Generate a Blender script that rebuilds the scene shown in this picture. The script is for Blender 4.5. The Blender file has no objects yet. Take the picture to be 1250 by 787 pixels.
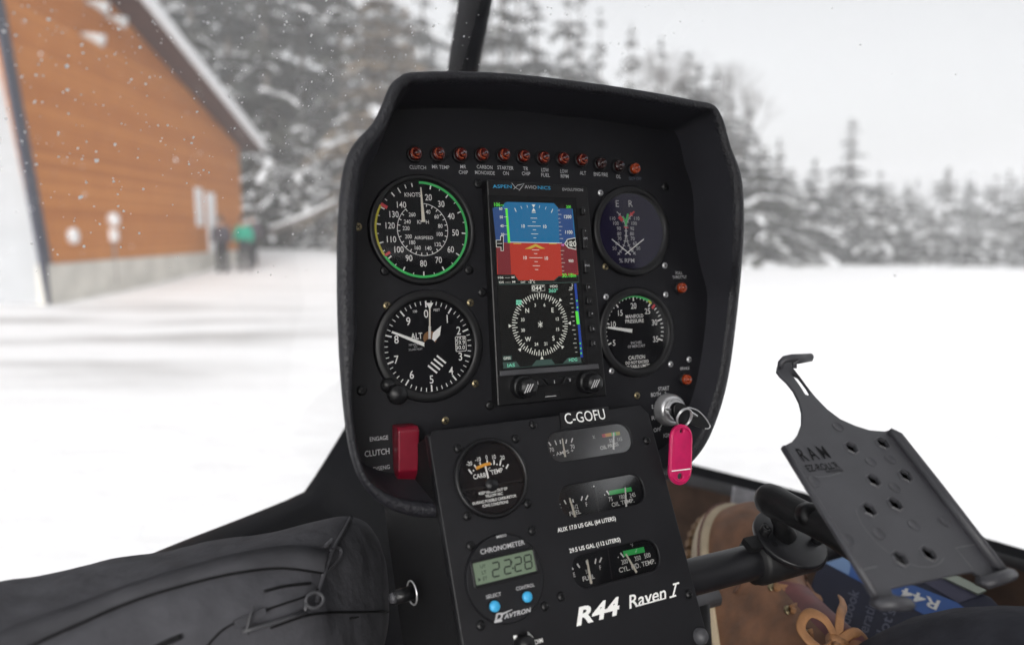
import bpy, bmesh, math, random
from mathutils import Vector, Matrix, noise
from mathutils.geometry import tessellate_polygon
PI = math.pi
rng = random.Random(7)
SC = bpy.context.scene
COL = SC.collection

# ------------------------------------------------------------------ camera
FPX, CX, CY, PITCH, CAMH = 833.0, 625.0, 393.5, math.radians(7.5), 1.75
CP = Vector((0, 0, CAMH))
AX = Vector((1, 0, 0)); AD = Vector((0, -math.sin(PITCH), -math.cos(PITCH))); AF = Vector((0, math.cos(PITCH), -math.sin(PITCH)))
def d2w(v): return AX*v[0] + AD*v[1] + AF*v[2]
def c2w(v): return CP + d2w(v)
def wp(px, py, z): return c2w(((px-CX)/FPX*z, (py-CY)/FPX*z, z))          # point at optical depth z
def wy(px, py, Y):                                                        # point at world distance Y
    d = d2w(((px-CX)/FPX, (py-CY)/FPX, 1)); return CP + d*(Y/d.y)
cam = bpy.data.cameras.new('camera'); co = bpy.data.objects.new('camera', cam); COL.objects.link(co)
co.location = CP; co.rotation_euler = (PI/2-PITCH, 0, 0)
cam.sensor_width = 36; cam.lens = FPX/1250*36; cam.clip_start = .02; cam.clip_end = 3000
cam.dof.use_dof = True; cam.dof.focus_distance = .56; cam.dof.aperture_fstop = 3.0
SC.camera = co

# ------------------------------------------------------------------ materials
def mat(name, col, rough=.5, metal=0., spec=.5, bump=None, var=None, emit=None, coat=0., alpha=None):
    m = bpy.data.materials.new(name); m.use_nodes = True
    nt = m.node_tree; b = nt.nodes['Principled BSDF']
    b.inputs['Base Color'].default_value = (*col, 1); b.inputs['Roughness'].default_value = rough
    b.inputs['Metallic'].default_value = metal; b.inputs['Specular IOR Level'].default_value = spec
    b.inputs['Coat Weight'].default_value = coat
    tc = nt.nodes.new('ShaderNodeTexCoord')
    if var:                                   # (scale, amount) mottled colour
        n = nt.nodes.new('ShaderNodeTexNoise'); n.inputs['Scale'].default_value = var[0]; n.inputs['Detail'].default_value = 5
        nt.links.new(tc.outputs['Object'], n.inputs['Vector'])
        mr = nt.nodes.new('ShaderNodeMapRange'); mr.inputs[1].default_value = .3; mr.inputs[2].default_value = .7
        mr.inputs[3].default_value = 1-var[1]; mr.inputs[4].default_value = 1+var[1]
        nt.links.new(n.outputs['Fac'], mr.inputs[0])
        mx = nt.nodes.new('ShaderNodeVectorMath'); mx.operation = 'SCALE'; mx.inputs[0].default_value = col
        nt.links.new(mr.outputs[0], mx.inputs['Scale']); nt.links.new(mx.outputs[0], b.inputs['Base Color'])
        r2 = nt.nodes.new('ShaderNodeMapRange'); r2.inputs[3].default_value = max(0, rough-.08); r2.inputs[4].default_value = min(1, rough+.08)
        nt.links.new(n.outputs['Fac'], r2.inputs[0]); nt.links.new(r2.outputs[0], b.inputs['Roughness'])
    if bump:                                  # (kind, scale, strength, distance)
        if bump[0] == 'v':
            n = nt.nodes.new('ShaderNodeTexVoronoi'); out = 'Distance'
        elif bump[0] == 'w':
            n = nt.nodes.new('ShaderNodeTexChecker'); out = 'Fac'
        else:
            n = nt.nodes.new('ShaderNodeTexNoise'); out = 'Fac'; n.inputs['Detail'].default_value = 6
        n.inputs['Scale'].default_value = bump[1]
        nt.links.new(tc.outputs['Object'], n.inputs['Vector'])
        bp = nt.nodes.new('ShaderNodeBump'); bp.inputs['Strength'].default_value = bump[2]; bp.inputs['Distance'].default_value = bump[3]
        nt.links.new(n.outputs[out], bp.inputs['Height']); nt.links.new(bp.outputs[0], b.inputs['Normal'])
    if emit:
        b.inputs['Emission Color'].default_value = (*emit[0], 1); b.inputs['Emission Strength'].default_value = emit[1]
    return m
def glass_mat(name, fac, rough=.01, tint=(1, 1, 1)):
    m = bpy.data.materials.new(name); m.use_nodes = True; nt = m.node_tree; nt.nodes.clear()
    o = nt.nodes.new('ShaderNodeOutputMaterial'); mx = nt.nodes.new('ShaderNodeMixShader')
    t = nt.nodes.new('ShaderNodeBsdfTransparent'); g = nt.nodes.new('ShaderNodeBsdfGlossy')
    t.inputs[0].default_value = (*tint, 1); g.inputs['Roughness'].default_value = rough
    fr = nt.nodes.new('ShaderNodeFresnel'); fr.inputs['IOR'].default_value = 1.5
    ml = nt.nodes.new('ShaderNodeMath'); ml.operation = 'MULTIPLY'; ml.inputs[1].default_value = fac
    nt.links.new(fr.outputs[0], ml.inputs[0]); nt.links.new(ml.outputs[0], mx.inputs[0])
    nt.links.new(t.outputs[0], mx.inputs[1]); nt.links.new(g.outputs[0], mx.inputs[2]); nt.links.new(mx.outputs[0], o.inputs[0])
    return m
EXPO = .96
SCR = .75/2**EXPO
def lin(r, g, b):
    f = lambda c: (c/255/12.92 if c <= 10 else ((c/255+.055)/1.055)**2.4)
    return (f(r), f(g), f(b))
def scr(name, r, g, b, k=1.):
    return mat(name, (.01, .01, .01), .25, emit=(lin(r, g, b), SCR*k))
M = {}
M['leather'] = mat('hood_leather', (.013, .013, .017), .47, 0., .45, bump=('v', 520, .55, .0009), var=(60, .25))
M['hood_in'] = mat('hood_inside', (.027, .027, .033), .6, 0., .3, bump=('n', 500, .2, .0005), var=(12, .2))
M['face'] = mat('panel_paint', (.0055, .0055, .0080), .55, 0., .3, bump=('n', 1400, .12, .0003), var=(25, .15))
M['ped'] = mat('console_paint', (.0072, .0072, .0092), .5, 0., .35, bump=('n', 1500, .15, .0003), var=(18, .15))
M['black'] = mat('black_plastic', (.007, .007, .008), .38, 0., .4, bump=('n', 900, .08, .0002))
M['blackmat'] = mat('matt_black', (.006, .006, .007), .75, 0., .25)
M['dial'] = mat('dial_black', (.005, .005, .007), .8, 0., .2)
M['dialpurple'] = mat('dial_indigo', (.009, .006, .030), .6, 0., .2)
M['white'] = mat('dial_white', (.86, .86, .84), .6)
M['grey'] = mat('placard_grey', (.50, .50, .51), .6)
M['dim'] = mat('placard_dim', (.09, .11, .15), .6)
M['green'] = mat('dial_green', (.05, .55, .13), .5)
M['yellow'] = mat('dial_yellow', (.55, .48, .03), .5)
M['orange'] = mat('dial_orange', (.75, .33, .03), .5)
M['red'] = mat('dial_red', (.6, .04, .05), .5)
M['needle'] = mat('needle_cream', (.74, .70, .60), .5)
M['brown'] = mat('dial_brown', (.22, .10, .03), .6)
M['glass'] = glass_mat('gauge_glass', .7, .06)
M['pglass'] = glass_mat('strip_glass', 4.5, .12)
M['brass'] = mat('brass_screw', (.30, .25, .15), .35, metal=.9)
M['steel'] = mat('steel', (.75, .75, .76), .3, metal=.75, bump=('n', 300, .1, .0002))
M['redguard'] = mat('red_guard', (.17, .005, .018), .32, bump=('n', 400, .06, .0003), var=(70, .15))
M['lens'] = mat('lamp_lens', (.085, .006, .004), .15, coat=.6)
M['lensamber'] = mat('lamp_lens_amber', (.33, .040, .006), .15, coat=.6)
M['lens_glint'] = mat('lamp_lens_glint', (.36, .055, .012), .3)  # glint colour for the lens crescents, no separate part
M['pocket_shade'] = mat('pocket_shade_black', (.002, .002, .002), .9, 0., .05)  # shade inside the nut pockets, painted as near-black walls
M['lensdark'] = mat('lamp_lens_dark', (.03, .008, .008), .12, coat=.6)
M['tag'] = mat('pink_tag', (.60, .011, .115), .38, coat=.25, var=(90,.12))
M['blue'] = mat('blue_button', (.05, .40, .72), .45)
M['lcd'] = mat('lcd_green', (.15, .20, .14), .35)
M['lcdseg'] = mat('lcd_segment', (.012, .018, .014), .5)
M['tube'] = mat('tube_black', (.010, .010, .012), .40, 0., .5, bump=('n', 700, .1, .0003), var=(40, .2))
M['cradle'] = mat('cradle_plastic', (.062, .062, .070), .40, bump=('n', 1300, .35, .0004), var=(30, .15))
M['cradle_line'] = mat('cradle_edge', (.18, .18, .19), .4)
M['arm'] = mat('arm_composite', (.009, .009, .010), .52, 0., .45, bump=('n', 500, .3, .0006))
M['fabric'] = mat('bag_nylon', (.068, .068, .076), .9, 0., .12, bump=('n', 30, .75, .005), var=(60, .12))
M['strap'] = mat('strap_webbing', (.064, .064, .071), .85, 0., .12, bump=('w', 900, .5, .0005), var=(30, .2))
M['trouser'] = mat('trouser_cloth', (.050, .051, .062), .9, 0., .12, bump=('n', 22, .6, .012), var=(40, .2))
M['frame'] = mat('frame_black', (.006, .006, .008), .6, 0., .2, bump=('n', 300, .15, .0006), var=(20, .25))
M['trimgrey'] = mat('trim_grey', (.06, .06, .066), .5, var=(25, .2))
M['carpet'] = mat('carpet_brown', (.085, .05, .034), .95, bump=('n', 400, .6, .003), var=(30, .3))
M['pane'] = glass_mat('windshield_glass', .45)
def snow_mat():
    m = bpy.data.materials.new('wet_snow'); m.use_nodes = True; nt = m.node_tree; nt.nodes.clear(); o = nt.nodes.new('ShaderNodeOutputMaterial'); x = nt.nodes.new('ShaderNodeMixShader'); d = nt.nodes.new('ShaderNodeBsdfDiffuse'); t = nt.nodes.new('ShaderNodeBsdfTranslucent')
    d.inputs[0].default_value = (.95,.95,.96,1); t.inputs[0].default_value = (.95,.95,.96,1); x.inputs[0].default_value = .6
    nt.links.new(d.outputs[0], x.inputs[1]); nt.links.new(t.outputs[0], x.inputs[2]); nt.links.new(x.outputs[0], o.inputs[0]); return m
M['speck'] = snow_mat()
M['liner'] = mat('roof_liner', (.45,.45,.46), .9, bump=('n', 200, .2, .001))

# ------------------------------------------------------------------ builders
def obj_from(name, me, parent=None, mw=None):
    o = bpy.data.objects.new(name, me); COL.objects.link(o)
    if parent: o.parent = parent
    if mw is not None: o.matrix_world = mw if not parent else mw
    return o
class MB:
    def __init__(s): s.v = []; s.f = []; s.m = []; s.s = []; s.mats = []
    def mi(s, m):
        if m not in s.mats: s.mats.append(m)
        return s.mats.index(m)
    def add(s, vs, fs, m, smooth=False):
        o = len(s.v); s.v += [tuple(v) for v in vs]; k = s.mi(m)
        for f in fs: s.f.append([o+i for i in f]); s.m.append(k); s.s.append(smooth)
    def poly(s, pts, z, m):                       # concave-safe flat polygon in the local plane
        P = [Vector((p[0], p[1], z)) for p in pts]
        a = sum(P[i].x*P[(i+1) % len(P)].y-P[(i+1) % len(P)].x*P[i].y for i in range(len(P)))
        if a < 0: P.reverse()
        if len(P) <= 4: s.add(P, [list(range(len(P)))], m)
        else: s.add(P, [list(t)[::1] for t in tessellate_polygon([P])], m)
    def line(s, a, b, w, z, m, w2=None):
        a = Vector(a[:2]); b = Vector(b[:2]); d = (b-a); n = Vector((-d.y, d.x)).normalized()
        w2 = w if w2 is None else w2
        s.poly([a-n*w/2, b-n*w2/2, b+n*w2/2, a+n*w/2], z, m)
    def pline(s, pts, w, z, m):
        P = [Vector(p[:2]) for p in pts]; L = []; Rr = []
        for i, p in enumerate(P):
            d = (P[min(i+1, len(P)-1)]-P[max(i-1, 0)]).normalized(); n = Vector((-d.y, d.x))
            L.append(p+n*w/2); Rr.append(p-n*w/2)
        for i in range(len(P)-1): s.poly([Rr[i], Rr[i+1], L[i+1], L[i]], z, m)
    def arc(s, c, r, a0, a1, w, z, m, n=40):      # clock angles in degrees, clockwise from up
        pts = [(c[0]+r*math.sin(math.radians(a0+(a1-a0)*i/n)), c[1]+r*math.cos(math.radians(a0+(a1-a0)*i/n))) for i in range(n+1)]
        s.pline(pts, w, z, m)
    def disc(s, c, r, z, m, n=40):
        s.add([(c[0]+r*math.cos(2*PI*i/n), c[1]+r*math.sin(2*PI*i/n), z) for i in range(n)], [list(range(n))], m)
    def lathe(s, c, prof, m, n=40, smooth=True, close=False):
        vs = []; fs = []
        for r, z in prof:
            vs += [(c[0]+r*math.cos(2*PI*i/n), c[1]+r*math.sin(2*PI*i/n), z) for i in range(n)]
        for k in range(len(prof)-1):
            for i in range(n):
                j = (i+1) % n; fs.append([k*n+i, k*n+j, (k+1)*n+j, (k+1)*n+i])
        if close: fs.append([(len(prof)-1)*n+i for i in range(n)])
        s.add(vs, fs, m, smooth)
    def tube(s, pts, r, m, n=12, caps=True, smooth=True, flat=1.):
        P = [Vector(p) for p in pts]; rr = r if isinstance(r, (list, tuple)) else [r]*len(P)
        vs = []; fs = []; up = None
        for i, p in enumerate(P):
            d = (P[min(i+1, len(P)-1)]-P[max(i-1, 0)]).normalized()
            if up is None:
                up = Vector((0, 0, 1)) if abs(d.z) < .9 else Vector((1, 0, 0))
            a = d.cross(up).normalized(); up = a.cross(d).normalized()
            vs += [p+(a*math.cos(2*PI*k/n)+up*math.sin(2*PI*k/n)*flat)*rr[i] for k in range(n)]
        for i in range(len(P)-1):
            for k in range(n):
                j = (k+1) % n; fs.append([i*n+k, i*n+j, (i+1)*n+j, (i+1)*n+k])
        if caps: fs.append(list(range(n))[::-1]); fs.append([(len(P)-1)*n+k for k in range(n)])
        s.add(vs, fs, m, smooth)
    def box(s, c, d, m, rot=None):
        vs = []
        for x in (-1, 1):
            for y in (-1, 1):
                for z in (-1, 1):
                    v = Vector((x*d[0]/2, y*d[1]/2, z*d[2]/2))
                    if rot: v = rot @ v
                    vs.append(v+Vector(c))
        s.add(vs, [[0, 1, 3, 2], [4, 6, 7, 5], [0, 4, 5, 1], [2, 3, 7, 6], [0, 2, 6, 4], [1, 5, 7, 3]], m)
    def prism(s, pts, z0, z1, m, smooth=False):
        P = [Vector((p[0], p[1], 0)) for p in pts]
        a = sum(P[i].x*P[(i+1) % len(P)].y-P[(i+1) % len(P)].x*P[i].y for i in range(len(P)))
        if a < 0: P.reverse()
        n = len(P); vs = [(p.x, p.y, z0) for p in P]+[(p.x, p.y, z1) for p in P]
        fs = [[i, (i+1) % n, n+(i+1) % n, n+i] for i in range(n)]
        fs += [[n+i for i in range(n)], list(range(n))[::-1]]
        s.add(vs, fs, m, smooth)
    def grid(s, rows, m, smooth=True, closed=False):
        n = len(rows[0]); vs = [p for r in rows for p in r]; fs = []
        for i in range(len(rows)-1):
            for j in range(n if closed else n-1):
                k = (j+1) % n; fs.append([i*n+j, i*n+k, (i+1)*n+k, (i+1)*n+j])
        s.add(vs, fs, m, smooth)
    def merge_mesh(s, me, fn, m, smooth=False):
        s.add([fn(v.co) for v in me.vertices], [list(p.vertices) for p in me.polygons], m, smooth)
    def build(s, name, parent=None, mw=None, bevel=0, sub=0, label=None, wn=True):
        me = bpy.data.meshes.new(name); me.from_pydata(s.v, [], s.f)
        for m in s.mats: me.materials.append(m)
        me.polygons.foreach_set('material_index', s.m); me.polygons.foreach_set('use_smooth', s.s); me.update()
        o = obj_from(name, me, parent, mw)
        if bevel:
            b = o.modifiers.new('bevel', 'BEVEL'); b.width = bevel; b.segments = 2; b.limit_method = 'ANGLE'; b.angle_limit = .6
        if sub:
            b = o.modifiers.new('sub', 'SUBSURF'); b.levels = sub; b.render_levels = sub
        if label: o['label'] = label
        return o
def empty(name, mw, label, cat, group=None, kind=None):
    o = bpy.data.objects.new(name, None); COL.objects.link(o); o.matrix_world = mw; o.empty_display_size = .05
    return tag(o, label, cat, group, kind)
def tag(o, label=None, cat=None, group=None, kind=None):
    if label: o['label'] = label
    if cat: o['category'] = cat
    if group: o['group'] = group
    if kind: o['kind'] = kind
    return o
def kid(mb, name, parent, **k):                     # a mesh in its parent's local frame
    o = mb.build(name, None, **k); o.parent = parent
    return o
_tc = {}
def textmesh(body, off=0., shear=0.):
    k = (body, off, shear)
    if k not in _tc:
        c = bpy.data.curves.new('t', 'FONT'); c.body = body; c.offset = off; c.shear = shear; c.resolution_u = 3
        o = bpy.data.objects.new('t', c); me = o.to_mesh()
        vs = [v.co.copy() for v in me.vertices]; fs = [list(p.vertices) for p in me.polygons]
        o.to_mesh_clear(); bpy.data.objects.remove(o); bpy.data.curves.remove(c)
        x0 = min(v.x for v in vs); x1 = max(v.x for v in vs); _tc[k] = (vs, fs, x0, x1)
    return _tc[k]
CAP = max(v.y for v in textmesh('H')[0])
class Fr:                                           # a plane of the real scene given in camera axes; local x right, y up, z out
    def __init__(s, R, t):
        s.x = Vector((R[0][0], R[1][0], R[2][0])); s.dn = Vector((R[0][1], R[1][1], R[2][1])); s.n = Vector((R[0][2], R[1][2], R[2][2])); s.t = Vector(t)
        X = d2w(s.x); Y = -d2w(s.dn); Z = -d2w(s.n); T = c2w(s.t)
        s.M = Matrix(((X.x, Y.x, Z.x, T.x), (X.y, Y.y, Z.y, T.y), (X.z, Y.z, Z.z, T.z), (0, 0, 0, 1)))
    def __call__(s, px, py, z=0.):
        d = Vector(((px-CX)/FPX, (py-CY)/FPX, 1)); tt = s.t-s.n*z
        q = d*(s.n.dot(tt)/s.n.dot(d))-s.t
        return Vector((q.dot(s.x), -q.dot(s.dn)))
    def h(s, px, py, h, z=0.): return (s(px, py-h/2, z)-s(px, py+h/2, z)).length
    def w(s, px, py, w, z=0.): return (s(px-w/2, py, z)-s(px+w/2, py, z)).length
    def pts(s, L, z=0.): return [s(p[0], p[1], z) for p in L]
def rodr(w):
    w = Vector(w); return [list(r) for r in Matrix.Rotation(w.length, 3, w.normalized())]
def T1(mb, fr, body, l, r, h, z, m, off=.012, shear=0., ox=0):
    vs, fs, x0, x1 = textmesh(body, off, shear)
    A = fr(*l, z); B = fr(*r, z); U = B-A; V = Vector((-U.y, U.x)).normalized()*fr.h(*l, h, z)
    def f(v):
        p = A+U*((v.x-x0)/(x1-x0))+V*(v.y/CAP); return (p.x, p.y, z)
    mb.add([f(v) for v in vs], fs, m)
def TC(mb, fr, body, c, h, z, m, off=.012, ws=.9, ang=0., w=None):
    vs, fs, x0, x1 = textmesh(body, off)
    C0 = fr(*c, z); H = fr.h(*c, h, z); k = H/CAP; kx = k*ws
    if w: kx = fr.w(*c, w, z)/(x1-x0)
    ca, sa = math.cos(ang), math.sin(ang)
    def f(v):
        x = (v.x-(x0+x1)/2)*kx; y = (v.y-CAP/2)*k
        return (C0.x+x*ca-y*sa, C0.y+x*sa+y*ca, z)
    mb.add([f(v) for v in vs], fs, m)
def closed_curve(pts, n):
    P = [Vector(p) for p in pts]; N = len(P); out = []
    for i in range(N):
        a, b, c, d = P[i-1], P[i], P[(i+1) % N], P[(i+2) % N]
        k = max(2, int(n*(c-b).length/sum((P[(j+1) % N]-P[j]).length for j in range(N))+.5))
        for j in range(k):
            t = j/k
            out.append(.5*((2*b)+(c-a)*t+(2*a-5*b+4*c-d)*t*t+(3*b-a-3*c+d)*t**3))
    return out
def open_curve(pts, k=6):
    P = [Vector(p) for p in pts]; P = [P[0]*2-P[1]]+P+[P[-1]*2-P[-2]]; out = []
    for i in range(1, len(P)-2):
        a, b, c, d = P[i-1], P[i], P[i+1], P[i+2]
        for j in range(k):
            t = j/k; out.append(.5*((2*b)+(c-a)*t+(2*a-5*b+4*c-d)*t*t+(3*b-a-3*c+d)*t**3))
    out.append(P[-2]); return out
def plate(mb, outer, holes, z0, z1, m, bev=0.):     # flat plate with through holes
    c = bpy.data.curves.new('p', 'CURVE'); c.dimensions = '2D'; c.fill_mode = 'BOTH'
    c.extrude = max(1e-5, (z1-z0)/2-bev); c.bevel_depth = bev; c.bevel_resolution = 1; c.offset = -bev
    for L in [outer]+holes:
        sp = c.splines.new('POLY'); sp.points.add(len(L)-1); sp.use_cyclic_u = True
        for i, p in enumerate(L): sp.points[i].co = (p[0], p[1], 0, 1)
    o = bpy.data.objects.new('p', c); me = o.to_mesh(); zc = (z0+z1)/2
    mb.merge_mesh(me, lambda v: (v.x, v.y, v.z+zc), m)
    o.to_mesh_clear(); bpy.data.objects.remove(o); bpy.data.curves.remove(c)
def circle(c, r, n=48): return [(c[0]+r*math.cos(2*PI*i/n), c[1]+r*math.sin(2*PI*i/n)) for i in range(n)]
def rrect(c, w, h, r, n=8, rot=0.):
    out = []
    for k, (sx, sy) in enumerate(((1, 1), (-1, 1), (-1, -1), (1, -1))):
        for i in range(n+1):
            a = PI/2*(k+i/n); x = sx*(w/2-r)+r*math.cos(a); y = sy*(h/2-r)+r*math.sin(a)
            out.append((c[0]+x*math.cos(rot)-y*math.sin(rot), c[1]+x*math.sin(rot)+y*math.cos(rot)))
    return out
def cang(c, p): return math.degrees(math.atan2(p[0]-c[0], p[1]-c[1])) % 360
def pol(c, r, a): return Vector((c[0]+r*math.sin(math.radians(a)), c[1]+r*math.cos(math.radians(a))))

UP = Fr(rodr((-0.01342145, -0.42266600, -0.05341827)), (0.0233175, -0.0323642, 0.5824040))
PD = Fr(rodr((-0.34677204, -0.45845651, -0.12804677)), (0.0249835, 0.1575999, 0.4998509))
# ================================================================== INSTRUMENT PANEL
panel = empty('instrument_panel', UP.M, 'black leather-rimmed helicopter instrument panel with round dials and a colour display', 'instrument panel')
HOODPX = [(490,91),(500,87),(545,85.5),(600,87),(650,91),(700,97),(750,104),(800,112),(850,121.5),(868,125),(877,132),(884,146),(889,163),(894,180),(901,197),(906,212),(909,235),(910,270),(908,310),(904,355),(899,400),(893,445),(886,480),(876.5,511),(864,540),(848,562),(826,580),(790,596),(740,610),(680,620),(600,630),(531,633),(500,630),(475,621),(455,606),(440,586),(430,560),(424,530),(419,490),(415,440),(412.5,380),(412,330),(412.5,280),(415,240),(419,210),(425,189),(434,173),(445,161),(455,150),(462,138),(468,124),(474,109),(480,99)]
HD = .05
def rimz(px, py):                                   # the hood stands out further at the top than at the bottom
    z = .05
    for _ in range(8):
        p = UP(px, py, z); a = min(1, max(0, (p.x-.02)/.10)); b = min(1, max(0, (.05-p.y)/.08)); z = .05-.026*a*a*(3-2*a)*b*b*(3-2*b)
    return z
HZ_ = [rimz(*p) for p in HOODPX]
HO3 = closed_curve([Vector((*UP(p[0], p[1], z), z)) for p, z in zip(HOODPX, HZ_)], 260)
HO = [Vector((p.x, p.y)) for p in HO3]; HR = [p.z/.05 for p in HO3]
if sum(HO[i-1].x*HO[i].y-HO[i].x*HO[i-1].y for i in range(len(HO))) < 0: HO.reverse(); HR.reverse()
NH = len(HO); NRM = []
for i in range(NH):
    d = (HO[(i+3) % NH]-HO[i-3]).normalized(); NRM.append(Vector((-d.y, d.x)))
for _ in range(6): NRM = [((NRM[i-1]+NRM[i]*2+NRM[(i+1) % NH])).normalized() for i in range(NH)]
def rimw(p):                                        # the rim runs narrower round the lower left corner
    t = min(1, max(0, (-.035-p.y)/.05))*min(1, max(0, (-.085-p.x)/.03))*min(1, max(0, (p.y+.165)/.03)); return 1-.5*t-.25*min(1, max(0, (p.y-.09)/.04))
def deep(p, w):                                     # the right hand wall stands steeper
    if w <= .0125: return w
    t = max(min(1, max(0, (p.x-.08)/.06)), min(1, max(0, (p.y-.09)/.04))); return .0125+(w-.0125)*(1-.6*t)
def inset(w): return [HO[i]+NRM[i]*deep(HO[i], w)*rimw(HO[i]) for i in range(NH)]
mb = MB()
PROF = [(.050,-.06),(.0205,-.003),(.005,.034),(.0010,.043),(0,.0465),(.0010,.0495),(.0035,.0515),(.0065,.052),(.0092,.051),(.0110,.0485),(.0118,.0455)]
mb.grid([[(p.x, p.y, z*k if z > 0 else z) for p, k in zip(inset(w), HR)] for w, z in PROF], M['leather'], True, True)
hood = kid(mb, 'hood_rim', panel)
mb = MB(); mb.grid([[(p.x, p.y, z*k) for p, k in zip(inset(w), HR)] for w, z in [(.0117,.0462),(.0130,.040),(.0214,.002),(.0230,-.0008)]], M['hood_in'], True, True)
kid(mb, 'hood_lining', panel)
mb = MB(); FO = inset(.0218); mb.prism([FO[i] for i in range(0, NH, 2)], -.004, 0, M['face']); kid(mb, 'panel_face', panel)
mb = MB(); BK = inset(.05); mb.prism([BK[i] for i in range(0, NH, 4)], -.061, -.058, M['blackmat']); kid(mb, 'back_cover', panel)

def u(px, py, z=0.): return UP(px, py, z)
ZD, ZM, ZN, ZG = .0012, .0015, .0024, .0038
def gauge(name, fr, parent, cpx, r, dialmat, label, zb=.0042, bez=.005, gl='glass', rim=None):
    g = bpy.data.objects.new(name, None); COL.objects.link(g); g.parent = parent; g['label'] = label
    c = fr(*cpx, zb*.4); g.empty_display_size = .02
    b = MB(); R = r+bez
    b.lathe(c, [(R+.0015,0),(R+.001,zb*.8),(R,zb),(r+.0012,zb),(r,zb-.0006),(r-.0008,ZD)], M[rim or 'black'], 64)
    kid(b, 'bezel', g)
    b = MB(); b.disc(c, r, ZD, M[dialmat], 64); kid(b, 'dial', g)
    b = MB(); b.disc(c, r-.0002, ZG if zb > .0040 else zb-.0004, M[gl], 64); kid(b, 'dial_glass', g)
    return g, c
# ---- airspeed indicator
g, c = gauge('airspeed_indicator', UP, panel, (516.6,280.3), .0394, 'dial', 'airspeed dial with green arc and needle near zero', bez=.0032)
mb = MB(); F = lambda x, y: UP(x, y, ZM)
c = F(515.4,280.3); RA = (F(570.6,281)-F(460,280)).length/2
NUM = {20:(523,241),30:(538.6,249),40:(550.6,263.9),50:(556,283.9),60:(550.2,304.5),70:(535.4,317.3),80:(516.9,321.5),90:(499.3,315),100:(487.1,304.5),110:(478,292.1),120:(476.3,275.3),130:(481,261.6),140:(490.2,250)}
AN = {}
for k, p in NUM.items():
    TC(mb, UP, str(k), p, 7.4, ZM, M['white'], .006, .82); AN[k] = cang(c, F(*p))
a140 = AN[140]
def au(k):                                        # angle of a speed, unwrapped clockwise
    ks = sorted(AN); v = [AN[ks[0]]]
    for q in ks[1:]:
        x = AN[q]
        while x < v[-1]: x += 360
        v.append(x)
    for i in range(len(ks)-1):
        if ks[i] <= k <= ks[i+1]: return v[i]+(v[i+1]-v[i])*(k-ks[i])/(ks[i+1]-ks[i])
    return v[-1]
for k in range(20, 141, 5):
    a = au(k); l = .0040 if k % 10 == 0 else .0022
    mb.line(pol(c, RA-l, a), pol(c, RA-.0002, a), .0010 if k % 10 == 0 else .0006, ZM, M['white'])
for p, q in (((281-0,0),(0,0)),): pass
for dx in (18, 36, 52): mb.line(pol(c, RA-.0045 if dx == 18 else RA-.003, au(140)+dx*.55), pol(c, RA, au(140)+dx*.55), .0008, ZM, M['white'])
mb.arc(c, RA+.0001, -1, au(103), .0019, ZM+.0001, M['green'], 90)
mb.arc(c, RA+.0001, au(103), au(131), .0019, ZM+.0001, M['yellow'], 40)
mb.line(pol(c, RA-.0052, au(131.5)), pol(c, RA+.0004, au(131.5)), .0026, ZM+.0002, M['red'])
mb.line(pol(c, RA-.0050, au(102.5)), pol(c, RA, au(102.5)), .0020, ZM+.0002, M['red'])
T1(mb, UP, 'KNOTS', (494,240.2), (513.5,240.2), 5, ZM, M['white'], .006)
ci = F(516.3,280.2); ri = (F(547,280)-F(485.6,280)).length/2
mb.arc(ci, ri, 5, 322, .0005, ZM, M['white'], 70)
for i in range(24):
    a = 12+i*13.4; mb.line(pol(ci, ri-.0022, a), pol(ci, ri, a), .0007, ZM, M['white'])
for k, p in {'40':(522.6,258.7),'60':(532.9,264.5),'80':(537.5,275.9),'100':(536.9,285.8),'120':(534.4,298.2),'140':(523,303),'160':(510,302.4),'180':(503.3,295.9),'200':(498.6,288.7),'220':(495.7,278.6),'240':(497.2,270.6),'260':(503.1,262)}.items():
    TC(mb, UP, k, p, 4.7, ZM, M['white'], .006, .85)
TC(mb, UP, 'KM/H', (516.5,271), 4.5, ZM, M['white'], .006, .95); TC(mb, UP, 'AIRSPEED', (517.3,290.2), 3.8, ZM, M['white'], .006, w=23)
kid(mb, 'dial_markings', g)
mb = MB(); F2 = lambda x, y: UP(x, y, ZN)
mb.line(F2(513.6,228.6), F2(517,271), .0009, ZN, M['needle'], .0030); mb.line(F2(517,271), F2(517.5,286), .0040, ZN-.0002, M['dial']); mb.disc(F2(517,281), .0042, ZN+.0003, M['dial'], 24)
kid(mb, 'needle', g)
# ---- altimeter
g, c = gauge('altimeter', UP, panel, (524.6,421.8), .0372, 'dial', 'altimeter dial with long white needle, striped flag and pressure window', bez=.0062)
mb = MB(); c = F(523.4,422.4); RA = (F(576.5,423)-F(470,422)).length/2
ANM = {0:(520.1,382.8),1:(545.9,389.1),2:(559.8,403.4),3:(562,434.9),4:(550.6,452.4),5:(526.8,462.9),6:(502.6,457.2),7:(483.9,438.7),8:(483.9,414.2),9:(498.4,392)}
for k, p in ANM.items(): TC(mb, UP, str(k), p, 9.6, ZM, M['white'], .006, .85)
a5 = cang(c, F(527,474)); a0 = a5-180
for i in range(50):
    a = a0+i*7.2; l = .0052 if i % 5 == 0 else .0030
    if i % 5 == 0 and i in (0, 10): pass
    mb.line(pol(c, RA-l, a), pol(c, RA, a), .0012 if i % 5 == 0 else .0006, ZM, M['white'])
TC(mb, UP, 'ALT', (508.6,410), 7.2, ZM, M['white'], .006, w=14)
for s, y, w in (('SENSITIVE', 420.4, 17), ('TO', 423.4, 4), ('20,000 FEET', 426.3, 17)): TC(mb, UP, s, (507.3,y), 2.1, ZM, M['grey'], .0, w=w)
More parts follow.
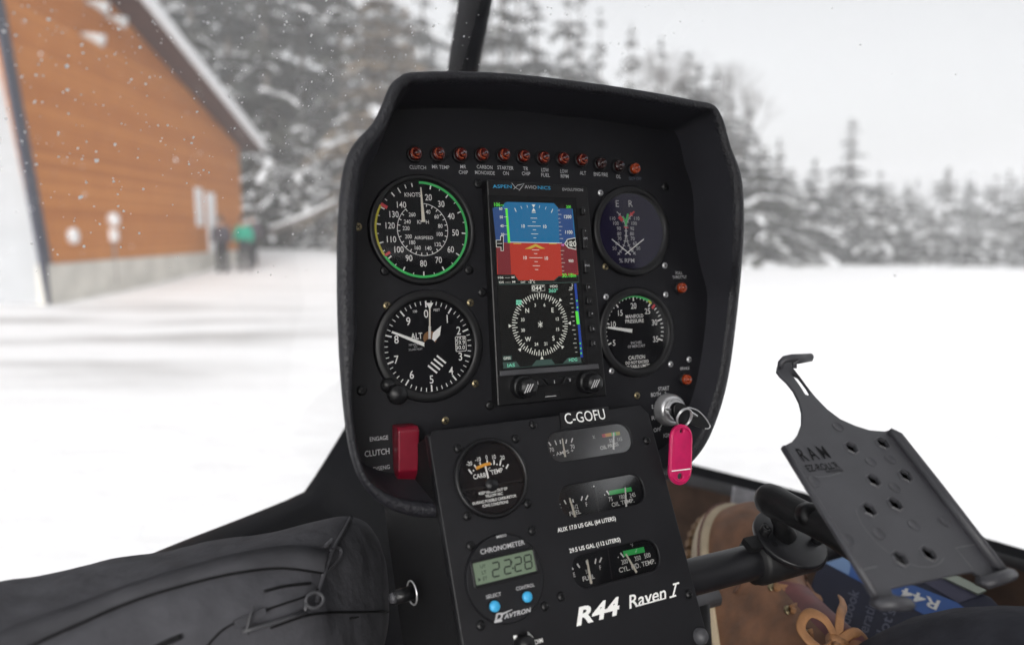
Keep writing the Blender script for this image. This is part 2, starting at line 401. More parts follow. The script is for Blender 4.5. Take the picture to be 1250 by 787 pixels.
TC(mb, UP, '100', (506.6,380), 3, ZM, M['white'], 0., .9); TC(mb, UP, 'FEET', (533.2,378.2), 3, ZM, M['white'], 0., .9)
mb.disc(F(525,412.5), .0056, ZM, M['brown'], 30)
for i in range(4):
    x0, y0 = 522.5+i*3.6, 446-i*4.0
    mb.line(F(x0,y0), F(x0+11,y0+9), .0014, ZM, M['white'])
mb.poly(rrect(F(562.5,419.5), .0092, .0122, .0008), ZM, M['white']); mb.poly(rrect(F(562.5,419.5), .0084, .0114, .0007), ZM+.0001, M['dial'])
for s, y in (('29.8', 412.5), ('29.9', 418), ('30.0', 424)): TC(mb, UP, s, (562,y), 4.6, ZM+.0002, M['white'], .004, w=11)
kid(mb, 'dial_markings', g)
mb = MB()
mb.line(F2(524.6,416.5), F2(524.6,376), .0012, ZN, M['needle']); mb.poly([F2(520,369.6), F2(529,369.6), F2(524.6,378)], ZN, M['white']); mb.line(F2(524.4,416), F2(524.6,398), .0020, ZN, M['white'])
mb.poly([F2(526.8,416), F2(528.4,406), F2(538.4,397.5), F2(536.8,409), F2(530.4,416.6)], ZN+.0004, M['white'])
mb.line(F2(518.6,420.8), F2(478,405), .0030, ZN+.0008, M['white'], .0016)
mb.line(F2(529,424), F2(548,436), .0040, ZN+.0004, M['dial']); mb.disc(F2(524.2,420.6), .0046, ZN+.0010, M['dial'], 24)
kid(mb, 'needles', g)
mb = MB(); k0 = UP(486.4,481.6,.008); ka = UP(474,470,.003)
mb.tube([(ka.x,ka.y,.001),(ka.x,ka.y,.0045)], .0058, M['black'], 24); mb.lathe(k0, [(.0062,0),(.0075,.001),(.0077,.007),(.0070,.0088),(0,.009)], M['black'], 32); kid(mb, 'setting_knob', g)
# ---- rotor tachometer
g, c = gauge('tachometer', UP, panel, (771.3,282), .0350, 'dialpurple', 'dark indigo twin-scale tachometer with crossed needles', bez=.0050)
mb = MB()
TC(mb, UP, 'E', (753.6,248.6), 8, ZM, M['grey'], .0, .95); TC(mb, UP, 'R', (769.8,248.6), 8, ZM, M['grey'], 0., .95)
ys = [(110,266.6,747.9,777.3),(100,272.6,752,774),(90,279,755.4,771.6),(80,285.4,755.9,771.4),(70,291.3,756.3,772.3),(60,297.2,753.8,775),(50,303,750.2,779.2)]
for k, y, xl, xr in ys:
    TC(mb, UP, str(k), (xl,y), 4.3, ZM, M['grey'], .0, .95); TC(mb, UP, str(k), (xr,y), 4.3, ZM, M['grey'], .0, .95)
LA = open_curve([F(753,258.5),F(758,264),F(763,274),F(764,286),F(762,298),F(758,306),F(754,311)]); RAc = open_curve([F(774,258.5),F(769,265),F(765,274),F(764.6,286),F(767,298),F(771,305),F(776,311)])
for Lc in (LA, RAc):
    mb.pline(Lc, .0007, ZM, M['grey'])
    for i in range(4, len(Lc)-1, 3):
        d = (Lc[i+1]-Lc[i-1]).normalized(); n = Vector((-d.y, d.x)); mb.line(Lc[i]-n*.0016, Lc[i]+n*.0016, .0006, ZM+.0001, M['grey'])
mb.line(F(766.5,261), F(763.6,274), .0022, ZM+.0002, M['green']); mb.line(F(760,264.5), F(764.5,271), .0016, ZM+.0002, M['green']); mb.line(F(764,272), F(764,276.5), .0013, ZM+.0002, M['green'])
mb.line(F(755.5,264.5), F(760,269.5), .0034, ZM+.0003, M['red']); mb.line(F(767.5,264), F(774,258.5), .0016, ZM+.0003, M['red']); mb.line(F(769,259.5), F(772,263.5), .0012, ZM+.0003, M['red']); mb.line(F(761.5,277.5), F(767,278), .0010, ZM+.0003, M['red'])
TC(mb, UP, '% RPM', (765.2,318), 5, ZM, M['grey'], .006, w=18.5)
kid(mb, 'dial_markings', g)
mb = MB(); mb.line(F2(747,292), F2(770,311), .0009, ZN, M['white']); mb.line(F2(785.6,292), F2(763,310.6), .0009, ZN+.0003, M['white']); kid(mb, 'needles', g)
# ---- manifold pressure gauge
g, c = gauge('manifold_pressure_gauge', UP, panel, (777.2,405.2), .0335, 'dial', 'manifold pressure dial with short green arc and caution text', bez=.0062)
mb = MB(); c = F(774.5,403.6); MN = {5:(749.7,418.3),10:(748.8,395.8),15:(757.3,381.8),20:(773.4,373.3),25:(790.4,379.7),30:(799,393.4),35:(800.4,413.8)}
tk = {5:(740.5,421.6),10:(739.4,394.4),15:(751.2,370.2),20:(773,361.5),25:(794,370),30:(809.5,388.7),35:(811.3,416)}
AT = {}; RT = {}
pv = None
for k in range(5, 36, 5):
    a = cang(c, F(*tk[k])); 
    if pv is not None:
        while a < pv: a += 360
    AT[k] = pv = a; RT[k] = (F(*tk[k])-c).length
for k, p in MN.items(): TC(mb, UP, str(k), p, 6.8, ZM, M['white'], .006, .85)
RM = sum(RT.values())/7
for k in range(5, 36):
    b0 = (k//5)*5; b1 = min(35, b0+5); a = AT[b0]+(AT[b1]-AT[b0])*(k-b0)/5 if b1 > b0 else AT[b0]
    mj = k % 5 == 0; mb.line(pol(c, RM-(.0052 if mj else .0030), a), pol(c, RM, a), .0013 if mj else .0008, ZM, M['white'])
gp = lambda k: AT[(k//5)*5]+(AT[min(35,(k//5)*5+5)]-AT[(k//5)*5])*(k % 5)/5
mb.arc(c, RM-.0006, gp(16), gp(25), .0024, ZM+.0001, M['green'], 30); mb.arc(c, RM-.0010, gp(25)-6, gp(25)+2, .0018, ZM+.0002, M['yellow'], 6)
mb.line(pol(c, RM-.0040, gp(26)+1), pol(c, RM+.0006, gp(26)+1), .0024, ZM+.0002, M['red'])
T1(mb, UP, 'MANIFOLD', (764,388.6), (785.3,387.2), 4.2, ZM, M['white'], .01); T1(mb, UP, 'PRESSURE', (763.6,394.4), (786,393.2), 4.2, ZM, M['white'], .01)
TC(mb, UP, 'INCHES', (776.7,418), 3, ZM, M['grey'], .01, w=13); TC(mb, UP, 'OF MERCURY', (777,422.3), 3, ZM, M['grey'], .01, w=21)
TC(mb, UP, 'CAUTION', (777.3,436), 4.6, ZM, M['white'], .01, w=20); TC(mb, UP, 'DO NOT EXCEED', (777.8,441.8), 3.4, ZM, M['white'], .012, w=28); TC(mb, UP, 'MP TABLE LIMITS', (778.3,446.8), 3.4, ZM, M['white'], .012, w=30)
kid(mb, 'dial_markings', g)
mb = MB(); mb.line(F2(771.8,403.8), F2(741.8,399.4), .0034, ZN, M['white'], .0018); mb.line(F2(772,404), F2(789,407), .0050, ZN, M['dial']); kid(mb, 'needle', g)

# ---- colour flight display
pfd = bpy.data.objects.new('flight_display', None); COL.objects.link(pfd); pfd.parent = panel; pfd['label'] = 'tall lit display with blue and red horizon above a compass rose'
ZB = .012
mb = MB()
SH = UP.pts([(594,219),(717,227.5),(741,483),(607.5,496)], ZB); mb.prism(SH, .0002, ZB, M['black']); kid(mb, 'display_housing', pfd, bevel=.0012)
mb = MB(); mb.prism(UP.pts([(596.5,238),(703,241.5),(718,449),(608.5,457)], ZB+.001), ZB+.0002, ZB+.0012, M['blackmat']); kid(mb, 'screen_surround', pfd)
mb = MB(); mb.prism(UP.pts([(610,452.5),(731,444),(731.8,450),(610.6,459)], ZB+.0022), ZB+.0003, ZB+.0022, M['trimgrey']); kid(mb, 'lower_lip', pfd, bevel=.0005)
ZS = ZB+.0016; S = lambda x, y: UP(x, y, ZS)
BK_, SK, SKs, GR, GRs, WH, GN, CY_, YE, PAN, MAG = scr('screen_black', 9, 10, 9), scr('screen_sky', 34, 112, 160), scr('screen_sky_tape', 46, 78, 132), scr('screen_ground', 186, 58, 44), scr('screen_ground_tape', 124, 44, 50), scr('screen_white', 232, 232, 222), scr('screen_green', 100, 240, 80), scr('screen_cyan', 130, 225, 190), scr('screen_yellow', 205, 175, 70), scr('screen_slate', 62, 84, 78), scr('screen_magenta', 210, 120, 190)
sc = MB()
quad = [(601,246),(697,248.5),(713.5,442.5),(613,450)]
def q(uu, vv):                                     # display coordinates 0..1 from the top left, on the tilted screen
    a, b, c_, d = [S(*p) for p in quad]; t = a+(b-a)*uu; bt = d+(c_-d)*uu; return t+(bt-t)*vv
def sp(L, m, k=1): sc.poly([q(*p) for p in L], ZS+.0001*k, m)
sp([(0,0),(1,0),(1,1),(0,1)], BK_, 0)
# pixel helper on the screen plane
def spx(L, m, k=1): sc.poly(UP.pts(L, ZS), ZS+.0001*k, m)
def sl(a, b, w, m, k=3): sc.line(S(*a), S(*b), w, ZS+.0001*k, m)
def st(s, c_, h, m, k=4, w=None, ws=.95, ang=0.): TC(sc, UP, s, c_, h, ZS+.0001*k, m, .012, ws, ang, w)
spx([(602,254),(619,246.5),(676,248),(682,254.8),(699,255),(703,297.5),(606,296)], SK, 1)
spx([(601,254.2),(619,254),(622,296),(605.5,296)], SKs, 2); spx([(681,254.5),(698,255),(701.5,297.5),(683,297.5)], SKs, 2)
spx([(606,296),(703,297.5),(706,335),(682,336.8),(676,342),(633,342.2),(628,335),(607,335)], GR, 1)
spx([(606,296.5),(622,296.5),(624,334.6),(608,335)], GRs, 2); spx([(684,298),(703,298),(705.5,334),(686,335)], GRs, 2)
sl((622,295.6), (686,296.8), .0005, WH)
spx([(616.6,254.6),(619.4,254.6),(622.8,296.5),(619.8,296.5)], GN, 3)
spx([(648.8,249.8),(653.4,249.8),(651.2,253.4)], WH, 3); spx([(649,257.8),(653.6,257.8),(651.2,254)], WH, 3); sl((649,259.3), (653.8,259.4), .0006, WH)
for x0, y0, x1, y1, w in ((628,254,630,258.6,.0006),(635.5,251.8,637,255,.0004),(643,250.4,643.8,253.6,.0004),(658.6,251,658,254,.0004),(666.6,252.6,665.4,255.8,.0004),(674.6,255.2,672.8,259.8,.0006)): sl((x0,y0),(x1,y1),w,WH)
for i, (y, w) in enumerate(((266.4,4),(271,2),(276,8),(280.6,2),(285.6,4.2),(290.4,1.8),(305,4.4),(309.6,2),(314.6,8),(319.4,2),(324.4,4.4),(329,2))):
    x = 651.4+(y-266)*.054; sl((x-w,y), (x+w,y+.1), .00045, WH)
for y, dx in ((276,13.4),(314.6,13.2)):
    x = 651.6+(y-266)*.054; st('10', (x-dx,y), 4, WH); st('10', (x+dx-.4,y+.6), 4, WH)
spx([(653.5,297.8),(665.5,303.6),(640,304),], YE, 4); spx([(653.6,301),(660,304),(647,304.2)], GR, 5)
sl((626.4,297.4), (636,297.4), .0007, YE, 4); sl((670,297.6), (679,297.6), .0007, YE, 4)
spx([(605,293),(610.5,293),(610.5,288),(614.5,288),(614.5,306.5),(611,306.5),(611,302),(605.5,302)], WH, 4); spx([(605.6,293.6),(611.1,293.6),(611.1,288.6),(613.9,288.6),(613.9,305.9),(611.6,305.9),(611.6,301.4),(606,301.4)], BK_, 5); sl((606.6,297.4), (612.6,297.4), .0004, WH, 6)
spx([(601.2,246.6),(616.5,246.8),(612.5,253),(601.6,253.4)], BK_, 5); st('106', (607,249.8), 4.4, GN, 6); st('TAS', (613,250.6), 1.8, GN, 6)
for s, y in (('60',254.8),('50',265),('40',275.8),('30',286.2)): st(s, (611.2+(y-254)*.07,y), 3.2, WH, 5); sl((615,y), (619,y), .0003, WH, 5)
st('200', (694,252.6), 3.2, GN, 6)
for i in range(16):
    y = 257+i*4.9
    if 294 < y < 302: continue
    x = 680.4+(y-257)*.072; sl((x,y), (x+(4.4 if i % 3 == 1 else 2.6),y), .0003, WH, 5)
st('1200', (693,264.6), 4, WH, 5); st('1100', (694.4,283.4), 4, WH, 5); st('900', (697,318.4), 3.4, WH, 5)
spx([(692,292),(702,290),(703,305),(693.5,303),(688.6,297.6)], WH, 5); spx([(692.6,292.8),(701.6,291),(702.5,304),(694,302),(689.6,297.6)], BK_, 6); st('10', (694.6,297.4), 5.2, WH, 7); st('20', (699.6,297.6), 6.4, WH, 7)
st('30.18in', (694.6,336), 4.6, GN, 6, w=17)
spx([(684,299.2),(688,297.6),(688,300.8)], MAG, 6)
spx([(608,336.4),(628,335.6),(633,342.6),(676,342.2),(682,337.2),(706.4,335.8),(706.8,344.6),(608.8,347.4)], PAN, 1)
spx([(608.4,336.8),(627.4,336.2),(632.4,343.2),(676.4,342.9),(682.4,338),(706,336.6),(706.3,344),(609,346.6)], BK_, 2)
sl((608.8,347.4),(706.8,344.6), .0004, PAN, 3)
st('106 ---- M', (618,338.6), 2.4, WH, 6, w=20); st('GS ---- M', (619,344.2), 2.4, WH, 6, w=20); st('OAT', (638.5,344.4), 2.2, WH, 6); st('-3°c', (649,343.6), 4, WH, 6)
cc = S(659.4,396); RC = (S(693.5,395)-S(625.5,397)).length/2
st('044°', (656.8,351.6), 5.2, WH, 6, w=14)
b_ = [(649,348.4),(664.6,348),(664.8,354.6),(659.4,355),(657.6,357.6),(655.4,355.2),(649.2,355.4)]
sc.pline(UP.pts(b_+[b_[0]], ZS), .00035, ZS+.0005, WH)
st('HDG', (676,349.4), 3, WH, 6, w=9); st('360°', (675.4,354.6), 4.2, CY_, 6, w=11)
ct = cang(cc, S(657.6,357.4))
for i in range(72):
    a = ct+(i*5-44); l = .0048 if i % 2 == 0 else .0030
    sc.line(pol(cc, RC-l, a), pol(cc, RC, a), .0007, ZS+.0004, WH)
for s, d, h in (('N',0,5.4),('3',30,3.8),('6',60,3.8),('E',90,5.4),('12',120,3.8),('15',150,3.8),('S',180,5.4),('21',210,3.8),('24',240,3.8),('W',270,5.4),('30',300,3.8),('33',330,3.8)):
    p = pol(cc, RC-.0092, ct+d-44); vs, fs, x0, x1 = textmesh(s, .012); k = UP.h(659,396,h,ZS)/CAP
    sc.add([(p.x+(v.x-(x0+x1)/2)*k*.95, p.y+(v.y-CAP/2)*k, ZS+.0005) for v in vs], fs, WH)
for d in (45, 90, 135, 180, -90, -135):
    a = ct+d; t0 = pol(cc, RC+.0002, a); t1 = pol(cc, RC+.0030, a-3); t2 = pol(cc, RC+.0030, a+3); sc.poly([t0, t1, t2], ZS+.0004, WH)
for dx, dy in ((-1.7,-1.5),(1.7,-1.5),(-1.7,1.7),(1.7,1.7)): spx([(633+dx-1.6,369+dy-1.3),(633+dx+1.6,369+dy-1.3),(633+dx+1.6,369+dy+1.3),(633+dx-1.6,369+dy+1.3)], CY_, 5)
sl((659.2,391.6), (660,400), .0005, WH); sl((656.6,393.6), (662,398.6), .0005, WH); sl((662,393.2), (657,398.8), .0005, WH); sl((656.6,396), (662.2,395.8), .0004, WH)
BL = scr('screen_blue', 40, 70, 160)
spx([(700.6,346),(703.4,346),(711.6,436),(708.6,436)], BL, 2); spx([(702,379.8),(705.4,379.6),(707.4,395.6),(703.8,395.8)], GN, 4)
for i in range(15):
    y = 354+i*5.4; x = 697+(y-354)*.086
    sl((x-1.6-(1.5 if i % 3 == 0 else 0),y), (x+1,y-.1), .0004, WH, 4); 
for y in (366, 374, 418, 424, 430): spx([(703.2+(y-366)*.08,y),(704.6+(y-366)*.08,y),(704.8+(y-366)*.08,y+2),(703.3+(y-366)*.08,y+2)], GN, 4)
st('2', (698.6,348), 3, WH, 6); st('750', (697,351.6), 2.2, WH, 6)
spx([(613.6,442),(630,441),(634.6,447.4),(614.4,449)], PAN, 2); st('IAS', (624,445.6), 4, CY_, 6, w=9)
spx([(649,446.4),(654.6,439.4),(673,438.2),(677.4,444.2)], PAN, 2); spx([(686.8,443.4),(693,436.6),(708.6,435.6),(709.6,441.8)], PAN, 2); st('HDG', (699.6,438.8), 3.8, CY_, 6, w=10)
spx([(613.6,434.4),(624.4,433.6),(624.8,439),(614,440)], PAN, 2); st('GPSS', (619,437), 3, WH, 6, w=8.5)
sl((614,449.6),(710,442.4),.0004,PAN,3)
kid(sc, 'screen', pfd)
mb = MB(); ZT = ZB+.0003
T1(mb, UP, 'ASPEN', (601.6,229.6), (624.6,229.8), 4, ZT, M['blue'], 0.); T1(mb, UP, 'AVIO', (640.4,230.2), (655,230.8), 4, ZT, M['grey'], 0.); T1(mb, UP, 'NICS', (656.6,231), (672,231.6), 4, ZT, M['blue'], 0.)
T1(mb, UP, 'EVOLUTION', (686.8,232.8), (711.6,233.6), 3.2, ZT, M['grey'], 0.)
e = lambda x, y: UP(x, y, ZT)
mb.pline([e(624.6,223.4),e(629,229),e(634,231.8),e(640,224.2),e(632,226),e(627,231)], .0005, ZT, M['grey']); mb.pline([e(633,226.4),e(640,224),e(637.6,227.6),e(633.6,233)], .0004, ZT, M['grey'])
for x, y, s in ((713.6,256.6,')'),(714.6,281.6,'+'),(715,291,'GPS'),(715.6,300.4,'-'),(717,324,'RNG'),(719,350,'A'),(721,367.4,'/'),(723,382.4,'A'),(724.6,401,'B'),(726,418.6,'C')): TC(mb, UP, s, (x,y), 2.6, ZB+.0043, M['grey'], 0., .9)
kid(mb, 'housing_lettering', pfd)
for x, y, w, h in ((713,257.4,5,9),(714.8,291,5.6,25),(717,325,5.6,16),(719.4,350.4,7,8),(720.6,367,7,8),(722.4,383.4,7,8),(724.2,401,7,8),(725.8,419,7,8)):
    mb = MB(); mb.prism(rrect(UP(x,y,ZB+.004), UP.w(x,y,w,ZB), UP.h(x,y,h,ZB), .0012, 5), ZB-.0005, ZB+.0038, M['black']); kid(mb, 'side_button', pfd, bevel=.0006)
for P4, tx in (([(648,463.4),(661,462.2),(668,470),(651,472)], (656.4,467.2)), ([(664.6,462.2),(688,460.4),(683,469),(670,470)], (676.6,465.8)), ([(690.4,460.2),(703,459.2),(701,467.6),(686,469)], (695.6,463.6))):
    mb = MB(); mb.prism(UP.pts(P4, ZB+.003), ZB-.0005, ZB+.003, M['black']); mb.line(UP(tx[0],tx[1]-2,ZB+.0032), UP(tx[0]+.3,tx[1]+2,ZB+.0032), .0006, ZB+.0033, M['grey']); kid(mb, 'line_button', pfd, bevel=.0005)
mb = MB(); mb.prism(UP.pts([(666,477.6),(684,476),(686,484),(664,486)], ZB+.001), ZB-.0005, ZB+.0004, M['blackmat']); mb.line(UP(665.5,484,ZB+.001), UP(679,482.8,ZB+.001), .0006, ZB+.0010, M['grey']); kid(mb, 'card_slot', pfd)
for b0 in ((635.6,471.6), (715,466.2)):
    mb = MB(); c = UP(*b0, ZB); prof = [(.0098,ZB-.001),(.0096,ZB+.006),(.0088,ZB+.0072),(.0082,ZB+.0074),(.0076,ZB+.0078),(.0075,ZB+.0162),(.0066,ZB+.0175),(0,ZB+.0177)]
    mb.lathe(c, prof, M['black'], 40)
    zt = ZB+.018
    for i in (-1, 0, 1): mb.line(c+Vector((-.0030+i*.0022, -.0034-i*-.0004)), c+Vector((.0008+i*.0022, .0030)), .0009, zt, M['grey'])
    for k in range(28):
        a = 2*PI*k/28; mb.box((c.x+.0076*math.cos(a), c.y+.0076*math.sin(a), ZB+.012), (.0007,.0007,.007), M['black'], Matrix.Rotation(a, 3, 'Z'))
    kid(mb, 'rotary_knob', pfd)

# ---- warning lamps
LAMPS = [(507.9,187,'CLUTCH',0),(536.4,187,'MR TEMP',1),(563.6,187.7,'MR CHIP',1),(590.2,187.8,'CARBON MONOXIDE',1),(616.7,188.4,'STARTER ON',1),(640.8,190,'TR CHIP',1),(665,191.8,'LOW FUEL',1),(689,193,'LOW RPM',1),(712,194.5,'ALT',1),(735,199,'ENG FIRE',2),(757,202,'OIL',2),(776.4,205.4,'GOV OFF',3),(833.4,351,'FULL THROTTLE',3),(839.4,463,'BRAKE',3)]
for x, y, nm, k in LAMPS:
    L = bpy.data.objects.new('warning_lamp', None); COL.objects.link(L); L.parent = panel; L.empty_display_size = .01
    L['label'] = ['dim red', 'red', 'unlit dark', 'amber'][k]+' round warning lamp marked '+nm
    r = .0051 if k < 2 else .0047; c = UP(x, y, .005)
    mb = MB(); mb.lathe(c, [(r+.0016,0),(r+.0014,.0022),(r+.0004,.0030),(r-.0002,.0018)], M['black'], 32); kid(mb, 'lamp_bezel', L)
    mm = M[['lens','lens','lensdark','lensamber'][k]]; mb = MB()
    mb.lathe(c, [(r,.0014),(r*.98,.0048),(r*.86,.0062),(r*.74,.0056),(r*.62,.0050),(r*.50,.0058),(r*.34,.0074),(r*.15,.0080),(0,.0081)], mm, 32)
    mb.arc(c, r*.78, 170, 320, r*.16, .0072, M['lens_glint'] if k in (0,1,3) else mm, 12); mb.arc(c, r*.40, 110, 210, r*.14, .0082, M['lens_glint'] if k in (0,1,3) else mm, 8)  # low crescents: reflections in the lens painted on as colour
    kid(mb, 'lens', L)
    mb = MB(); s_ = .0009
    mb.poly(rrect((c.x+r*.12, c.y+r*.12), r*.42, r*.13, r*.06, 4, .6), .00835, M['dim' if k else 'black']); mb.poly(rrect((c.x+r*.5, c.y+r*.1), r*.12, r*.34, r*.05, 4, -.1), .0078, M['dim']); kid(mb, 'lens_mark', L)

# ---- lettering on the panel face
mb = MB(); ZL = .0003
for s, x, y, w in (('CLUTCH',510,204.4,20),('MR TEMP',538,204,21),('MR',565.4,203.6,7),('CHIP',565.6,210.4,11),('CARBON',591.6,204,19),('MONOXIDE',592,211,24),('STARTER',617,205,19.5),('ON',617.5,211.6,7),('TR',641.6,206,6),('CHIP',642.2,212,10),('LOW',665.4,207.6,9),('FUEL',666,213.8,10.5),('LOW',688.6,209.2,9),('RPM',689.4,215.2,9.5),('ALT',711.6,211.4,7.5),('ENG FIRE',733.4,213,17),('OIL',755,215.6,5.6)): TC(mb, UP, s, (x,y), 4.3, ZL, M['grey'], .004, w=w)
TC(mb, UP, 'GOV OFF', (775.4,218), 3.6, ZL, M['dim'], .004, w=15)
TC(mb, UP, 'FULL', (829,333.2), 3.4, ZL, M['grey'], 0., w=8); TC(mb, UP, 'THROTTLE', (829.4,338.2), 3.4, ZL, M['grey'], 0., w=17); TC(mb, UP, 'BRAKE', (836,449.4), 3.6, ZL, M['grey'], 0., w=11)
T1(mb, UP, 'ENGAGE', (451.6,538.4), (474,536), 5, ZL, M['grey'], .008); T1(mb, UP, 'CLUTCH', (445.4,557.4), (475.6,553.4), 7, ZL, M['grey'], .008); T1(mb, UP, 'DISENG', (456,575), (476,571.6), 5, ZL, M['grey'], .004)
for s, x, y, w in (('START',810.2,474,13.4),('BOTH',800.6,481.2,11.6),('L',797.4,496,3),('R',797.6,509.8,4),('OFF',802.4,524.2,9),('IGN',814.4,531,9)): TC(mb, UP, s, (x,y), 4.6, ZL, M['grey'], .006, w=w)
for a, b in (((812,478),(814,483.4)),((803.4,485.6),(808,490)),((799.6,496),(804,498)),((800,510),(804.6,508.6)),((806,521.4),(808.6,516.6))): mb.line(u(*a,ZL), u(*b,ZL), .0007, ZL, M['grey'])
kid(mb, 'panel_lettering', panel)
# ---- clutch switch guard
mb = MB(); b = [Vector((*UP(x, y, z), z)) for x, y, z in ((486,523.5,.019),(512,521.5,.019),(510.4,573.5,.017),(486.4,576,.017),(484.5,590,.006),(508.5,586.5,.006))]
def dn(v, z): return Vector((v.x, v.y, z))
top = [b[0], b[1], b[2], b[3]]
sh = .0035
V = [b[0]+Vector((0,-.002,0)), b[1]+Vector((0,-.002,0)), b[2], b[3], b[4], b[5], dn(b[0]+Vector((0,.0015,0)),.001), dn(b[1]+Vector((0,.0015,0)),.001), dn(b[2],.001), dn(b[3],.001), b[0]+Vector((0,.0012,-.0035)), b[1]+Vector((0,.0012,-.0035))]
mb.add(V, [[3,2,1,0],[4,5,2,3],[0,1,11,10],[10,11,7,6],[3,0,10],[3,10,6],[3,6,9],[3,9,4],[2,11,1],[2,7,11],[2,8,7],[2,5,8],[4,9,8,5],[6,7,8,9]], M['redguard'])
sg = kid(mb, 'clutch_switch_guard', panel, bevel=.0011, label='glossy dark red lift-up switch guard')
mb = MB(); c1 = UP(495,590,.003); mb.lathe(c1, [(.006,0),(.006,.004),(.003,.005),(.0026,.012),(0,.0125)], M['black'], 20); kid(mb, 'clutch_switch', panel)
# ---- ignition switch
ig = bpy.data.objects.new('ignition_switch', None); COL.objects.link(ig); ig.parent = panel; ig['label'] = 'round bright steel key switch'
mb = MB(); c = UP(822.6,500.6,.010); IGC = c
mb.lathe(c, [(.0148,0),(.0147,.006),(.0138,.0092),(.0122,.0108),(.0106,.0112),(.0100,.0104),(.0097,.0125),(.0088,.0136),(.0076,.0136),(.0073,.0110)], M['steel'], 48); kid(mb, 'switch_collar', ig)
mb = MB(); mb.disc(c, .0073, .0102, M['black'], 32); kid(mb, 'key_barrel', ig)
# ---- screws
def screw_mesh(nm, m, m2, r, h):
    s = MB(); s.lathe((0,0), [(r,0),(r*.98,h*.35),(r*.8,h*.8),(r*.4,h),(0,h)], m, 20)
    for a in (.4, .4+PI/2): s.box((0,0,h), (r*1.15,r*.26,h*.25), m2, Matrix.Rotation(a, 3, 'Z'))
    me = bpy.data.meshes.new(nm); me.from_pydata(s.v, [], s.f)
    for k in s.mats: me.materials.append(k)
    me.polygons.foreach_set('material_index', s.m); me.polygons.foreach_set('use_smooth', s.s); return me
SB = screw_mesh('screw_black', M['black'], M['blackmat'], .0040, .0016); SG = screw_mesh('screw_brass', M['brass'], M['blackmat'], .0032, .0011); SD = screw_mesh('screw_dome', M['black'], M['blackmat'], .0033, .0022); SS = screw_mesh('screw_steel', M['steel'], M['blackmat'], .0028, .0012)
def screw(me, fr, px, py, parent, z=0.):
    o = bpy.data.objects.new('screw', me); COL.objects.link(o); o.parent = parent; p = fr(px, py, z); o.location = (p.x, p.y, z); o.rotation_euler = (0,0,rng.uniform(0,6))
for x, y in ((437,277),(472,373),(574,369.4),(580,468),(543.6,513),(777.6,482.6),(739,325.4)): screw(SG, UP, x, y, panel)
for x, y in ((584,224.6),(470,330.4),(572.4,329.6),(588.6,356.8),(441.6,476.6),(598,494.6),(812,228)): screw(SB, UP, x, y, panel)
for x, y in ((733,235.6),(811.4,324),(739.6,362.4),(812.6,359.6),(818.6,444.4),(746.4,452.6),(841,438.6)): screw(SS, UP, x, y, panel)

# ================================================================== CENTRE CONSOLE
ped = empty('centre_console', PD.M, 'black sloping helicopter console below the panel, with chronometer and small dials', 'console')
XL, XR, YT, YB = -.0768, .1200, .0885, -.100
cm = [Vector(p) for p in ((XL+.004,YT),(XL,YT-.004),(XL,YB),(XR,YB),(XR,YT-.008),(XR-.006,YT))]
PC = [((.0573,.0640)), ((.0570,.0222)), ((.0552,-.0285))]; PWD, PHT = .0785, .0238
carb = PD(600.3,582.3); chro = PD(617.8,704.8)
mb = MB(); plate(mb, cm, [rrect(p, PWD, PHT, .0105) for p in PC], -.004, 0, M['ped'], .0008); kid(mb, 'console_face', ped)
mb = MB()
BX = Vector((0,0,-.16))
fx = [(XL+.001,YT-.001),(XR-.001,YT-.001),(XR-.001,YB),(XL+.001,YB)]
mb.prism([(XL+.0015,YT-.002),(XR-.0015,YT-.002),(XR-.0015,YB-.1),(XL+.0015,YB-.1)], -.15, -.0042-.006, M['blackmat']); 
mb.prism([(XL+.0005,YT-.001),(XR-.0005,YT-.001),(XR-.0005,YB),(XL+.0005,YB)], -.011, -.0045, M['black']); kid(mb, 'console_body', ped, bevel=.0015)
mb = MB(); a0, a1, a2, a3 = (XL,YB-.001,-.001), (XR,YB-.001,-.001), (XR,YB-.05,.028), (XL,YB-.05,.028)
mb.add([a0,a1,a2,a3,(XL,YB-.001,-.03),(XR,YB-.001,-.03),(XR,YB-.05,-.01),(XL,YB-.05,-.01)], [[3,2,1,0],[4,5,6,7],[0,1,5,4],[2,3,7,6],[1,2,6,5],[3,0,4,7]], M['frame']); kid(mb, 'lower_cover', ped, bevel=.0012)
mb = MB(); lk = PD(858,776,.004); mb.lathe(lk, [(.006,-.02),(.006,.003),(.004,.006),(0,.0065)], M['trimgrey'], 24); kid(mb, 'latch_stud', ped)
# ---- carburettor temperature gauge
g, c = gauge('carburettor_temperature_gauge', PD, ped, (600.3,582.3), .0262, 'dial', 'small dial with orange arc and CARB TEMP lettering', zb=.0036, bez=.0016)
ZG0 = .0015; G = lambda x, y: PD(x, y, ZG0); mb = MB()
for s, x, y in (('-20',572.8,565.4),('-10',583.4,560.4),('0',593.9,557.9),('10',603,557.3),('20',613.3,558.2)): TC(mb, PD, s, (x,y), 5, ZG0, M['white'], .008, .8)
TC(mb, PD, 'C', (597.7,572.2), 4, ZG0, M['white'], 0., .9)
T1(mb, PD, 'CARB', (578.4,584.6), (593.6,581.6), 5.4, ZG0, M['white'], .01); T1(mb, PD, 'TEMP', (599.8,579.4), (614.4,575.6), 5.4, ZG0, M['white'], .01)
for a, b in (((572,572.6),(576,578)),((579,567),(582.2,572.6)),((585.6,563.8),(587,568)),((594.6,561.2),(595,566)),((603,561),(603.2,567)),((611.4,561.4),(610.2,568)),((620.4,566.4),(617.8,571.6))): mb.line(G(*a), G(*b), .0011, ZG0, M['white'])
